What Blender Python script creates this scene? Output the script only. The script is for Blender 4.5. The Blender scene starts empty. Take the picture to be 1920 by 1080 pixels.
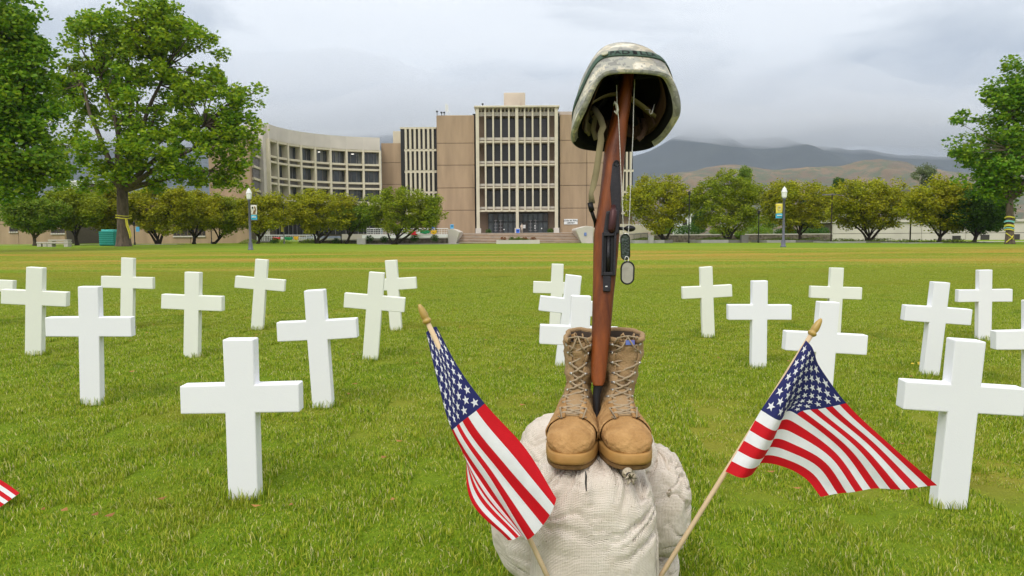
import bpy, bmesh, math, random
import numpy as np
from mathutils import Vector, Matrix, noise as mnoise
random.seed(7); rng = np.random.default_rng(7)
SC = bpy.context.scene
COL = SC.collection
PI = math.pi
# ------------------------------------------------------------------ camera
F = 1350.0
EYE = Vector((0, 0, 0.87))
cd = bpy.data.cameras.new('camera'); cam = bpy.data.objects.new('camera', cd); COL.objects.link(cam)
cd.sensor_width = 36; cd.lens = F/1920*36; cd.clip_start = 0.05; cd.clip_end = 20000
CAMR = Matrix.Rotation(math.radians(90-4.07), 3, 'X') @ Matrix.Rotation(math.radians(-0.35), 3, 'Z')
cam.matrix_world = Matrix.Translation(EYE) @ CAMR.to_4x4()
SC.camera = cam
# ------------------------------------------------------------------ sky, sun, exposure
SUN_EL, SUN_AZ = math.radians(52), math.radians(205)      # light comes from behind the camera, a little left
w = bpy.data.worlds.new('World'); SC.world = w; w.use_nodes = True
nt = w.node_tree; nt.nodes.clear(); N = nt.nodes.new; L = nt.links.new
out = N('ShaderNodeOutputWorld'); mix = N('ShaderNodeMixShader'); b1 = N('ShaderNodeBackground'); b2 = N('ShaderNodeBackground')
sky = N('ShaderNodeTexSky'); sky.sky_type = 'NISHITA'; sky.sun_disc = False
sky.sun_elevation = SUN_EL; sky.sun_rotation = SUN_AZ
L(sky.outputs[0], b1.inputs[0]); b1.inputs[1].default_value = 0.08
tc = N('ShaderNodeTexCoord'); mp = N('ShaderNodeMapping'); L(tc.outputs['Generated'], mp.inputs[0]); mp.inputs['Scale'].default_value = (1, 1, 3.2)
nz = N('ShaderNodeTexNoise'); nz.inputs['Scale'].default_value = 2.1; nz.inputs['Detail'].default_value = 7; nz.inputs['Roughness'].default_value = .58
nz.inputs['Distortion'].default_value = .7
L(mp.outputs[0], nz.inputs[0])
sep = N('ShaderNodeSeparateXYZ'); L(tc.outputs['Generated'], sep.inputs[0])
ma = N('ShaderNodeMath'); ma.operation = 'MULTIPLY_ADD'; ma.inputs[1].default_value = .95; ma.inputs[2].default_value = -.475+.045
L(nz.outputs[0], ma.inputs[0])
ad = N('ShaderNodeMath'); ad.operation = 'ADD'; L(ma.outputs[0], ad.inputs[0]); L(sep.outputs['Z'], ad.inputs[1])
cr = N('ShaderNodeValToRGB'); L(ad.outputs[0], cr.inputs[0])
e = cr.color_ramp.elements
e[0].position = 0.0; e[0].color = (.31, .35, .42, 1)
e[1].position = .13; e[1].color = (.41, .445, .51, 1)
for p, c in ((.22, (.60, .63, .675)), (.33, (.92, .94, .965)), (.60, (1.0, 1.01, 1.02)), (1.0, (1.03, 1.03, 1.03))):
    q = e.new(p); q.color = (*c, 1)
L(cr.outputs[0], b2.inputs[0]); b2.inputs[1].default_value = 1.0
mix.inputs[0].default_value = .93
L(b1.outputs[0], mix.inputs[1]); L(b2.outputs[0], mix.inputs[2]); L(mix.outputs[0], out.inputs[0])
sl = bpy.data.lights.new('sun', 'SUN'); sl.energy = 1.25; sl.angle = math.radians(22); sl.color = (1, .965, .91)
so = bpy.data.objects.new('sun', sl); COL.objects.link(so)
sd = Vector((math.sin(SUN_AZ)*math.cos(SUN_EL), math.cos(SUN_AZ)*math.cos(SUN_EL), math.sin(SUN_EL)))
so.rotation_euler = sd.to_track_quat('Z', 'Y').to_euler(); so.location = (0, -3, 30)
SC.view_settings.view_transform = 'Standard'; SC.view_settings.look = 'None'; SC.view_settings.gamma = 1
SC.view_settings.use_curve_mapping = False; SC.view_settings.exposure = 0.52
SC.render.engine = 'CYCLES'
SC.cycles.max_bounces = 6; SC.cycles.diffuse_bounces = 3; SC.cycles.volume_bounces = 3; SC.cycles.transparent_max_bounces = 8
SC.cycles.use_denoising = True

# ------------------------------------------------------------------ helpers
def ray(px, py):
    return CAMR @ Vector(((px-960)/F, (540-py)/F, -1))
def at(px, py, Y):
    d = ray(px, py); return EYE + d*(Y/d.y)
def sstep(a, b, x):
    t = min(1, max(0, (x-a)/(b-a))); return t*t*(3-2*t)
def gz(x, y):
    g = .105*sstep(1.9, 6.5, y) - .06*sstep(9, 40, y)
    g += -(.024 if x < 0 else .040-.033*sstep(3.0, 4.4, y))*max(-3.5, min(2.4, x))*sstep(1.4, 2.6, y)*(1-sstep(7, 14, y))
    g += .20*sstep(14, 26, -x)*sstep(40, 60, y)
    return g + .012*mnoise.noise(Vector((x*.35, y*.35, 0)))*sstep(1, 3, y)
def props(o, label=None, cat=None, group=None, kind=None):
    if label: o['label'] = label
    if cat: o['category'] = cat
    if group: o['group'] = group
    if kind: o['kind'] = kind
    return o
def thing(name, label, cat, loc=(0, 0, 0), group=None):
    o = bpy.data.objects.new(name, None); COL.objects.link(o); o.location = loc; o.empty_display_size = .1
    return props(o, label, cat, group)
def root_off(p):
    v = Vector((0, 0, 0))
    while p is not None: v += p.location; p = p.parent
    return v
class MB:
    def __init__(s): s.v = []; s.f = []; s.m = []
    def add(s, vs, fs, m=0):
        b = len(s.v); s.v += [tuple(v) for v in vs]; s.f += [tuple(i+b for i in f) for f in fs]; s.m += [m]*len(fs)
    def box(s, x0, x1, y0, y1, z0, z1, m=0):
        s.add([(x0,y0,z0),(x1,y0,z0),(x1,y1,z0),(x0,y1,z0),(x0,y0,z1),(x1,y0,z1),(x1,y1,z1),(x0,y1,z1)],
              [(0,3,2,1),(4,5,6,7),(0,1,5,4),(1,2,6,5),(2,3,7,6),(3,0,4,7)], m)
    def obox(s, a, b, w, z0, z1, m=0, back=0):          # wall from plan point a to b, thickness w to the left of a->b
        a = Vector(a[:2]); b = Vector(b[:2]); d = (b-a).normalized(); n = Vector((-d.y, d.x))
        P = [a+n*back, b+n*back, b+n*(back+w), a+n*(back+w)]
        s.add([(p.x,p.y,z0) for p in P]+[(p.x,p.y,z1) for p in P], [(0,3,2,1),(4,5,6,7),(0,1,5,4),(1,2,6,5),(2,3,7,6),(3,0,4,7)], m)
    def rings(s, R, cap0=True, cap1=True, m=0, closed=True):
        n = len(R[0]); vs = [p for r in R for p in r]; fs = []
        for i in range(len(R)-1):
            for j in range(n if closed else n-1):
                k = (j+1) % n; fs.append((i*n+j, i*n+k, (i+1)*n+k, (i+1)*n+j))
        if cap0: fs.append(tuple(range(n))[::-1])
        if cap1: fs.append(tuple((len(R)-1)*n+j for j in range(n)))
        s.add(vs, fs, m)
    def tube(s, pts, r, n=6, m=0, cap=True):
        pts = [Vector(p) for p in pts]; R = []; up = None
        for i, p in enumerate(pts):
            d = (pts[min(i+1, len(pts)-1)]-pts[max(i-1, 0)])
            d = d.normalized() if d.length > 1e-9 else Vector((0,0,1))
            if up is None: up = d.orthogonal().normalized()
            up = up - d*up.dot(d); up = up.normalized() if up.length > 1e-6 else d.orthogonal().normalized()
            b = d.cross(up); rr = r[i] if hasattr(r, '__len__') else r
            R.append([p+up*math.cos(a)*rr+b*math.sin(a)*rr for a in [2*PI*k/n for k in range(n)]])
        s.rings(R, cap, cap, m)
    def lathe(s, prof, base, n=16, m=0):                # prof: (r, z) list
        R = [[(base[0]+r*math.cos(2*PI*k/n), base[1]+r*math.sin(2*PI*k/n), base[2]+z) for k in range(n)] for r, z in prof]
        s.rings(R, True, True, m)
    def grid(s, fn, nu, nv, m=0):
        vs = [fn(i/nu, j/nv) for i in range(nu+1) for j in range(nv+1)]
        fs = [(i*(nv+1)+j, (i+1)*(nv+1)+j, (i+1)*(nv+1)+j+1, i*(nv+1)+j+1) for i in range(nu) for j in range(nv)]
        s.add(vs, fs, m)
    def mesh(s, name, mats, smooth=False, off=None):
        me = bpy.data.meshes.new(name)
        vs = s.v if off is None else [(v[0]-off.x, v[1]-off.y, v[2]-off.z) for v in s.v]
        me.from_pydata(vs, [], s.f)
        if not isinstance(mats, (list, tuple)): mats = [mats]
        for q in mats: me.materials.append(q)
        if len(mats) > 1: me.polygons.foreach_set('material_index', s.m)
        if smooth: me.polygons.foreach_set('use_smooth', [True]*len(s.f))
        me.update(); return me
    def build(s, name, mats, parent=None, smooth=False, bevel=0, seg=2, sub=0, local=False):
        off = root_off(parent) if (parent is not None and not local) else None
        o = bpy.data.objects.new(name, s.mesh(name, mats, smooth, off)); COL.objects.link(o)
        if parent is not None: o.parent = parent
        if bevel:
            md = o.modifiers.new('bevel', 'BEVEL'); md.width = bevel; md.segments = seg; md.limit_method = 'ANGLE'
        if sub:
            md = o.modifiers.new('subd', 'SUBSURF'); md.levels = sub; md.render_levels = sub
        return o
def inst(me, name, parent, loc):
    o = bpy.data.objects.new(name, me); COL.objects.link(o); o.parent = parent; o.location = loc; return o
def np_mesh(name, V, Fc, mat, smooth=False):
    me = bpy.data.meshes.new(name); V = np.asarray(V, dtype=np.float32); Fc = np.asarray(Fc, dtype=np.int32)
    k = Fc.shape[1]; me.vertices.add(len(V)); me.vertices.foreach_set('co', V.ravel())
    me.loops.add(Fc.size); me.loops.foreach_set('vertex_index', Fc.ravel())
    me.polygons.add(len(Fc)); me.polygons.foreach_set('loop_start', np.arange(0, Fc.size, k, dtype=np.int32))
    me.materials.append(mat); me.update(calc_edges=True)
    if smooth: me.polygons.foreach_set('use_smooth', [True]*len(Fc))
    return me
def mat(name, col, rough=.8, var=.12, scale=4, bump=0, bscale=30, metal=0, spec=.3, col2=None, coat=0, detail=5, stretch=None, trans=0):
    m = bpy.data.materials.new(name); m.use_nodes = True; t = m.node_tree; bs = t.nodes['Principled BSDF']
    bs.inputs['Roughness'].default_value = rough; bs.inputs['Metallic'].default_value = metal
    bs.inputs['Specular IOR Level'].default_value = spec
    tcn = t.nodes.new('ShaderNodeTexCoord'); mpn = t.nodes.new('ShaderNodeMapping'); t.links.new(tcn.outputs['Object'], mpn.inputs[0])
    if stretch: mpn.inputs['Scale'].default_value = stretch
    n1 = t.nodes.new('ShaderNodeTexNoise'); n1.inputs['Scale'].default_value = scale; n1.inputs['Detail'].default_value = detail
    t.links.new(mpn.outputs[0], n1.inputs[0])
    r = t.nodes.new('ShaderNodeValToRGB'); t.links.new(n1.outputs[0], r.inputs[0])
    c2 = col2 or tuple(min(1, c*(1+var)) for c in col); c1 = col if col2 else tuple(c*(1-var) for c in col)
    r.color_ramp.elements[0].position = .3; r.color_ramp.elements[0].color = (*c1, 1)
    r.color_ramp.elements[1].position = .7; r.color_ramp.elements[1].color = (*c2, 1)
    t.links.new(r.outputs[0], bs.inputs['Base Color'])
    if coat: bs.inputs['Coat Weight'].default_value = coat; bs.inputs['Coat Roughness'].default_value = .2
    if bump:
        n2 = t.nodes.new('ShaderNodeTexNoise'); n2.inputs['Scale'].default_value = bscale; n2.inputs['Detail'].default_value = 4
        t.links.new(mpn.outputs[0], n2.inputs[0])
        bp = t.nodes.new('ShaderNodeBump'); bp.inputs['Strength'].default_value = bump; bp.inputs['Distance'].default_value = .02
        t.links.new(n2.outputs[0], bp.inputs['Height']); t.links.new(bp.outputs[0], bs.inputs['Normal'])
    return m
def ramp_leaf(name, cols, rough=.6, trl=.35, objvar=0):
    """Foliage: colour differs leaf by leaf, light passes partly through."""
    m = bpy.data.materials.new(name); m.use_nodes = True; t = m.node_tree; bs = t.nodes['Principled BSDF']
    g = t.nodes.new('ShaderNodeNewGeometry'); r = t.nodes.new('ShaderNodeValToRGB'); r.color_ramp.interpolation = 'LINEAR'
    t.links.new(g.outputs['Random Per Island'], r.inputs[0])
    el = r.color_ramp.elements
    el[0].position = 0; el[0].color = (*cols[0], 1); el[1].position = 1; el[1].color = (*cols[-1], 1)
    for i, c in enumerate(cols[1:-1]):
        q = el.new((i+1)/(len(cols)-1)); q.color = (*c, 1)
    colr = r.outputs[0]
    if objvar:
        tcn = t.nodes.new('ShaderNodeTexCoord'); nn = t.nodes.new('ShaderNodeTexNoise'); nn.inputs['Scale'].default_value = objvar; nn.inputs['Detail'].default_value = 3
        t.links.new(tcn.outputs['Object'], nn.inputs[0])
        hs = t.nodes.new('ShaderNodeHueSaturation'); mr = t.nodes.new('ShaderNodeMapRange')
        mr.inputs['From Min'].default_value = .3; mr.inputs['From Max'].default_value = .7; mr.inputs['To Min'].default_value = .484; mr.inputs['To Max'].default_value = .512
        t.links.new(nn.outputs[0], mr.inputs[0]); t.links.new(mr.outputs[0], hs.inputs['Hue']); t.links.new(colr, hs.inputs['Color']); colr = hs.outputs[0]
    t.links.new(colr, bs.inputs['Base Color']); bs.inputs['Roughness'].default_value = rough; bs.inputs['Specular IOR Level'].default_value = .25
    tr = t.nodes.new('ShaderNodeBsdfTranslucent'); t.links.new(colr, tr.inputs[0])
    mx = t.nodes.new('ShaderNodeMixShader'); mx.inputs[0].default_value = trl
    t.links.new(bs.outputs[0], mx.inputs[1]); t.links.new(tr.outputs[0], mx.inputs[2])
    t.links.new(mx.outputs[0], t.nodes['Material Output'].inputs[0]); return m

M = {}
M['white_foam'] = mat('white_foam', (.83,.83,.85), .7, .02, 3, .05, 260, spec=.2)
M['cream_foam'] = mat('cream_foam', (.79,.80,.71), .7, .03, 3, .05, 260, spec=.2)
M['cream_concrete'] = mat('cream_concrete', (.60,.54,.41), .85, .08, .6, .1, 8)
M['pale_concrete'] = mat('pale_concrete', (.57,.52,.46), .85, .08, .5, .1, 8)
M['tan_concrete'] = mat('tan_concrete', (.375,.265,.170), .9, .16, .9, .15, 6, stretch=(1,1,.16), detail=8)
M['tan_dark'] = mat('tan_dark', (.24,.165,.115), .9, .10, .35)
M['pink_concrete'] = mat('pink_concrete', (.56,.47,.39), .9, .10, .5)
M['joint'] = mat('joint', (.10,.08,.06), .9)
M['dark_metal'] = mat('dark_metal', (.02,.019,.019), .45)
M['grey_louvre'] = mat('grey_louvre', (.20,.185,.19), .7)
M['glass'] = mat('dark_glass', (.045,.036,.036), .22, .35, .35, spec=.5)
M['glass2'] = mat('blue_glass', (.05,.055,.06), .18, .4, .8, spec=.6)
M['stone'] = mat('rubble_stone', (.17,.14,.11), .9, .5, 3.0, .6, 4)
M['brick_step'] = mat('brick_step', (.33,.22,.13), .9, .25, 1.2, .2, 8)
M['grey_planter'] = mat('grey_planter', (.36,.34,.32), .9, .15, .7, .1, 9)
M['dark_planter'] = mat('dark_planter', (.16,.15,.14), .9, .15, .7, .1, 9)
M['white_paint'] = mat('white_paint', (.75,.75,.74), .5, .04)
M['path'] = mat('path_concrete', (.40,.36,.32), .9, .1, .6)
M['bark'] = mat('bark', (.115,.085,.062), .95, .4, 6, .9, 14, stretch=(1,1,.3))
M['bark_dark'] = mat('bark_dark', (.045,.033,.026), .95, .4, 6, .6, 12, stretch=(1,1,.3))
# ------------------------------------------------------------------ ground sheet
def lawn_mat():
    m = bpy.data.materials.new('lawn_turf'); m.use_nodes = True; t = m.node_tree; bs = t.nodes['Principled BSDF']; nn = t.nodes.new; ll = t.links.new
    tcn = nn('ShaderNodeTexCoord'); g = nn('ShaderNodeNewGeometry')
    def nz_(scale, st=(1,1,1), det=5, rough=.5):
        mpn = nn('ShaderNodeMapping'); mpn.inputs['Scale'].default_value = st; ll(tcn.outputs['Object'], mpn.inputs[0])
        q = nn('ShaderNodeTexNoise'); q.inputs['Scale'].default_value = scale; q.inputs['Detail'].default_value = det; q.inputs['Roughness'].default_value = rough
        ll(mpn.outputs[0], q.inputs[0]); return q.outputs[0]
    def ramp(i, stops):
        r = nn('ShaderNodeValToRGB'); ll(i, r.inputs[0]); e = r.color_ramp.elements
        e[0].position, e[0].color = stops[0][0], (*stops[0][1], 1); e[1].position, e[1].color = stops[-1][0], (*stops[-1][1], 1)
        for p, c in stops[1:-1]:
            q = e.new(p); q.color = (*c, 1)
        return r.outputs[0]
    def mixc(f, a, b):
        q = nn('ShaderNodeMix'); q.data_type = 'RGBA'; ll(f, q.inputs[0]); ll(a, q.inputs[6]); ll(b, q.inputs[7]); return q.outputs[2]
    fine = ramp(nz_(26, (1,1,1), 6, .7), [(.28, (.10,.19,.008)), (.5, (.16,.27,.010)), (.72, (.24,.33,.02))])
    big = ramp(nz_(.16, (1,1.8,1), 4), [(.3, (.14,.23,.010)), (.5, (.19,.25,.014)), (.7, (.25,.26,.02))])
    c = nn('ShaderNodeMix'); c.data_type = 'RGBA'; c.inputs[0].default_value = .55; ll(fine, c.inputs[6]); ll(big, c.inputs[7])
    # dry, yellowed strips across the far half of the lawn
    sp = nn('ShaderNodeSeparateXYZ'); ll(tcn.outputs['Object'], sp.inputs[0])
    band = nn('ShaderNodeMapRange'); band.interpolation_type = 'SMOOTHERSTEP'; ll(sp.outputs['Y'], band.inputs[0])
    band.inputs['From Min'].default_value = 60; band.inputs['From Max'].default_value = 38
    dry = ramp(nz_(.1, (.5,2.6,1), 4, .6), [(.47, (0,0,0)), (.62, (1,1,1))])
    mu = nn('ShaderNodeMath'); mu.operation = 'MULTIPLY'; ll(band.outputs[0], mu.inputs[0]); ll(dry, mu.inputs[1])
    mu2 = nn('ShaderNodeMath'); mu2.operation = 'MULTIPLY'; mu2.inputs[1].default_value = .75; ll(mu.outputs[0], mu2.inputs[0])
    tan = nn('ShaderNodeRGB'); tan.outputs[0].default_value = (.42,.29,.06,1)
    c2 = mixc(mu2.outputs[0], c.outputs[2], tan.outputs[0])
    # earth beyond the campus
    far = nn('ShaderNodeMapRange'); ll(sp.outputs['Y'], far.inputs[0]); far.inputs['From Min'].default_value = 260; far.inputs['From Max'].default_value = 400
    eb = ramp(nz_(.01), [(.3, (.13,.11,.06)), (.7, (.09,.11,.05))])
    c3 = mixc(far.outputs[0], c2, eb)
    ll(c3, bs.inputs['Base Color']); bs.inputs['Roughness'].default_value = .9; bs.inputs['Specular IOR Level'].default_value = .1
    b = nn('ShaderNodeBump'); b.inputs['Strength'].default_value = 1; b.inputs['Distance'].default_value = .05; ll(nz_(18, (1,1,1), 5, .75), b.inputs['Height']); ll(b.outputs[0], bs.inputs['Normal'])
    return m
M['lawn'] = lawn_mat()
xs = sorted(set([-6000,-3000,-1500,-700,-350,-200]+[round(-120+4*i, 2) for i in range(61)]+[round(-12+.4*i, 2) for i in range(61)]+[200,350,700,1500,3000,6000]))
ys = sorted(set([-400,-150,-60,-30,-15,-6,-3]+[round(-1+.4*i, 2) for i in range(60)]+[round(24+3*i, 2) for i in range(40)]+[160,200,260,350,500,700,1000,1500,2200,3500,5000,7000,9000]))
nx = len(xs)
V = [(x, y, gz(x, y) if y < 130 and abs(x) < 130 else .05) for y in ys for x in xs]
Fc = [(j*nx+i, j*nx+i+1, (j+1)*nx+i+1, (j+1)*nx+i) for j in range(len(ys)-1) for i in range(nx-1)]
go = bpy.data.objects.new('lawn', np_mesh('lawn', V, Fc, M['lawn'], True)); COL.objects.link(go); props(go, kind='structure')

# ------------------------------------------------------------------ grass blades (real blades near the camera)
def world_variation(m):
    t = m.node_tree; nn = t.nodes.new; ll = t.links.new; bs = t.nodes['Principled BSDF']; src = bs.inputs['Base Color'].links[0].from_socket
    g = nn('ShaderNodeNewGeometry')
    def nz_(scale, st, det, rough):
        mpn = nn('ShaderNodeMapping'); mpn.inputs['Scale'].default_value = st; ll(g.outputs['Position'], mpn.inputs[0]); q = nn('ShaderNodeTexNoise'); q.inputs['Scale'].default_value = scale; q.inputs['Detail'].default_value = det; q.inputs['Roughness'].default_value = rough; ll(mpn.outputs[0], q.inputs[0]); return q.outputs[0]
    def rp(i, p0, p1):
        r = nn('ShaderNodeMapRange'); r.inputs['From Min'].default_value = p0; r.inputs['From Max'].default_value = p1; r.interpolation_type = 'SMOOTHSTEP'; ll(i, r.inputs[0]); return r.outputs[0]
    def mul(x, y):
        q = nn('ShaderNodeMath'); q.operation = 'MULTIPLY'; ll(x, q.inputs[0])
        if isinstance(y, float): q.inputs[1].default_value = y
        else: ll(y, q.inputs[1])
        return q.outputs[0]
    def mix(f, a_, col):
        q = nn('ShaderNodeMix'); q.data_type = 'RGBA'; ll(f, q.inputs[0]); ll(a_, q.inputs[6]); q.inputs[7].default_value = (*col, 1); return q.outputs[2]
    sp = nn('ShaderNodeSeparateXYZ'); ll(g.outputs['Position'], sp.inputs[0])
    c_ = mix(mul(rp(nz_(1.1, (1,1,1), 5, .65), .50, .68), .55), src, (.36,.36,.04))      # yellower tufts
    c_ = mix(mul(rp(nz_(2.3, (1,1,1), 4, .6), .56, .70), .45), c_, (.09,.20,.010))      # lush dark tufts
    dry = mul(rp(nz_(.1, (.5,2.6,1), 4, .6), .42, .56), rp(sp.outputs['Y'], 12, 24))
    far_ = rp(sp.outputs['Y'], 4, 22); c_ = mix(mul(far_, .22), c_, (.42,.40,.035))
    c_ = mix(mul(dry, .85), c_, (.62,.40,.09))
    for l in list(src.links):
        if l.to_node not in [n for n in t.nodes if n.type == 'MIX']: pass
    ll(c_, bs.inputs['Base Color'])
    for n in t.nodes:
        if n.type == 'BSDF_TRANSLUCENT': ll(c_, n.inputs[0])
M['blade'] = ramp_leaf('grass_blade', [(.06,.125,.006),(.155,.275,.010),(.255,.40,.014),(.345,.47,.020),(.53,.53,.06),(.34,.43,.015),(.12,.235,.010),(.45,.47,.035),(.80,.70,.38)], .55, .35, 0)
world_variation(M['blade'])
def blade_patch(name, size, n, h0, h1, wd):
    x = rng.uniform(-size/2, size/2, n); y = rng.uniform(-size/2, size/2, n)
    h = rng.uniform(h0, h1, n)*(.8+.35*np.sin(x*19+2)*np.cos(y*23))
    a = rng.uniform(0, 2*PI, n); ln = np.abs(rng.normal(.45, .38, n))*h; b = a+rng.normal(PI/2, .5, n)
    flat = rng.random(n) < .05; ln[flat] = h[flat]*2.0; h[flat] *= .45
    dx, dy = np.cos(a)*ln, np.sin(a)*ln; wx, wy = np.cos(b)*wd/2, np.sin(b)*wd/2
    V = np.zeros((n, 5, 3)); z = np.zeros(n)-.004
    V[:,0] = np.stack([x-wx, y-wy, z], 1); V[:,1] = np.stack([x+wx, y+wy, z], 1)
    V[:,2] = np.stack([x+dx*.4+wx*.85, y+dy*.4+wy*.85, h*.62], 1); V[:,3] = np.stack([x+dx*.4-wx*.85, y+dy*.4-wy*.85, h*.62], 1)
    V[:,4] = np.stack([x+dx, y+dy, h], 1)
    i = np.arange(n)[:,None]*5
    T = np.concatenate([i+[0,1,2], i+[0,2,3], i+[3,2,4]], 0)
    return np_mesh(name, V.reshape(-1, 3), T, M['blade'])
pc = bpy.data.collections.new('grass_sources')
def patchset(prefix, k, *a):
    c = bpy.data.collections.new(prefix)
    for i in range(k): c.objects.link(bpy.data.objects.new('%s_%s' % (prefix, 'abcd'[i]), blade_patch(prefix, *a)))
    return c
def scatter(name, coll, pts, rots, scl, k):
    me = bpy.data.meshes.new(name); me.from_pydata([tuple(p) for p in pts], [], [])
    at_ = me.attributes.new('rot', 'FLOAT_VECTOR', 'POINT'); at_.data.foreach_set('vector', np.asarray(rots, dtype=np.float32).ravel())
    at_ = me.attributes.new('scl', 'FLOAT', 'POINT'); at_.data.foreach_set('value', np.asarray(scl, dtype=np.float32))
    at_ = me.attributes.new('pick', 'INT', 'POINT'); at_.data.foreach_set('value', rng.integers(0, k, len(pts)).astype(np.int32))
    o = bpy.data.objects.new(name, me); COL.objects.link(o)
    g = bpy.data.node_groups.new(name, 'GeometryNodeTree')
    g.interface.new_socket('Geometry', in_out='INPUT', socket_type='NodeSocketGeometry'); g.interface.new_socket('Geometry', in_out='OUTPUT', socket_type='NodeSocketGeometry')
    gi = g.nodes.new('NodeGroupInput'); go_ = g.nodes.new('NodeGroupOutput'); ip = g.nodes.new('GeometryNodeInstanceOnPoints')
    ci = g.nodes.new('GeometryNodeCollectionInfo'); ci.inputs['Collection'].default_value = coll; ci.inputs['Separate Children'].default_value = True; ci.inputs['Reset Children'].default_value = True
    def na(n, ty):
        q = g.nodes.new('GeometryNodeInputNamedAttribute'); q.data_type = ty; q.inputs['Name'].default_value = n; return q.outputs['Attribute']
    g.links.new(gi.outputs[0], ip.inputs['Points']); g.links.new(ci.outputs[0], ip.inputs['Instance']); ip.inputs['Pick Instance'].default_value = True
    g.links.new(na('pick', 'INT'), ip.inputs['Instance Index']); g.links.new(na('rot', 'FLOAT_VECTOR'), ip.inputs['Rotation']); g.links.new(na('scl', 'FLOAT'), ip.inputs['Scale'])
    g.links.new(ip.outputs[0], go_.inputs[0])
    md = o.modifiers.new('scatter', 'NODES'); md.node_group = g
    return o
near = patchset('grass_patch', 4, .56, 9500, .008, .026, .0028)
pts, rots, scl = [], [], []
y = 1.0
while y < 17:
    hw = y*.76+.7; x = -hw
    while x < hw:
        px_, py_ = x+random.uniform(-.04,.04), y+random.uniform(-.04,.04)
        pts.append((px_, py_, gz(px_, py_)-.003)); sl_ = (gz(px_, py_+.2)-gz(px_, py_-.2))/.4
        rots.append((math.atan(sl_), 0, random.choice([0, PI/2, PI, 1.5*PI]) if abs(sl_) < .004 else random.choice([0, PI])*0)); scl.append(1.0)
        x += .5
    y += .5
gr = scatter('grass', near, pts, rots, scl, 4); props(gr, 'short green turf grass with straw coloured blades across the lawn', 'grass', kind='stuff')
farc = patchset('far_patch', 3, 2.3, 5000, .012, .028, .010)
pts, rots, scl = [], [], []
y = 12.6
while y < 44:
    hw = y*.76+2; x = -hw
    while x < hw:
        px_, py_ = x+random.uniform(-.1,.1), y+random.uniform(-.1,.1)
        pts.append((px_, py_, gz(px_, py_)-.01)); rots.append((0, 0, random.choice([0, PI/2, PI, 1.5*PI]))); scl.append(1.0); x += 2.1
    y += 2.1
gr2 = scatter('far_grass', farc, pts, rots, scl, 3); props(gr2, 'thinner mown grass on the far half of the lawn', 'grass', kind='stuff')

# fallen leaves and clover specks on the near lawn
lf = MB()
for i in range(70):
    y = random.uniform(1.7, 7); x = random.uniform(-.7, .7)*y; s = random.uniform(.006, .013); a = random.uniform(0, 6.3); z = gz(x, y)+.034
    lf.add([(x+s*1.5*math.cos(a), y+s*1.5*math.sin(a), z+.004), (x-s*math.sin(a), y+s*math.cos(a), z), (x-s*1.5*math.cos(a), y-s*1.5*math.sin(a), z+.005), (x+s*math.sin(a), y-s*math.cos(a), z+.002)], [(0,1,2,3)])
c = at(1738, 699, 4.3); 
for i in range(16):
    x, y = c.x+random.gauss(0, .022), 4.35+random.gauss(0, .03); s = .012; z = gz(x, y)+.04
    lf.add([(x-s, y, z), (x, y-s, z), (x+s, y, z+.004), (x, y+s, z+.006)], [(0,1,2,3)], 1)
M['dead_leaf'] = mat('dead_leaf', (.30,.14,.04), .8, .4, 9); M['yellow_leaf'] = mat('yellow_leaf', (.55,.40,.03), .7, .2, 9)
o = lf.build('fallen_leaves', [M['dead_leaf'], M['yellow_leaf']]); props(o, 'scattered small brown and yellow leaves lying in the turf', 'fallen leaves', kind='stuff')

# ------------------------------------------------------------------ white crosses
def cross_mesh(sink, seed):
    r = random.Random(seed); W, H, w_, h0 = .190, .62-sink, .0475, .335
    w2 = w_*r.uniform(.96, 1.03); d = .029
    top = H; b0 = top-.240; b1 = top-.147
    P = [(-w2, -.12), (w2, -.12), (w2, b0), (W, b0), (W, b1), (w2, b1), (w2, top), (-w2, top), (-w2, b1), (-W, b1), (-W, b0), (-w2, b0)]
    mb = MB(); P = [(x+r.uniform(-.0012,.0012), z+r.uniform(-.0012,.0012)) for x, z in P]
    n = len(P); vs = [(x, -d, z) for x, z in P]+[(x, d, z) for x, z in P]
    fs = [tuple(range(n)), tuple(range(2*n-1, n-1, -1))]+[((i+1)%n, i, n+i, n+(i+1)%n) for i in range(n)]
    mb.add(vs, fs); return mb
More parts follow.
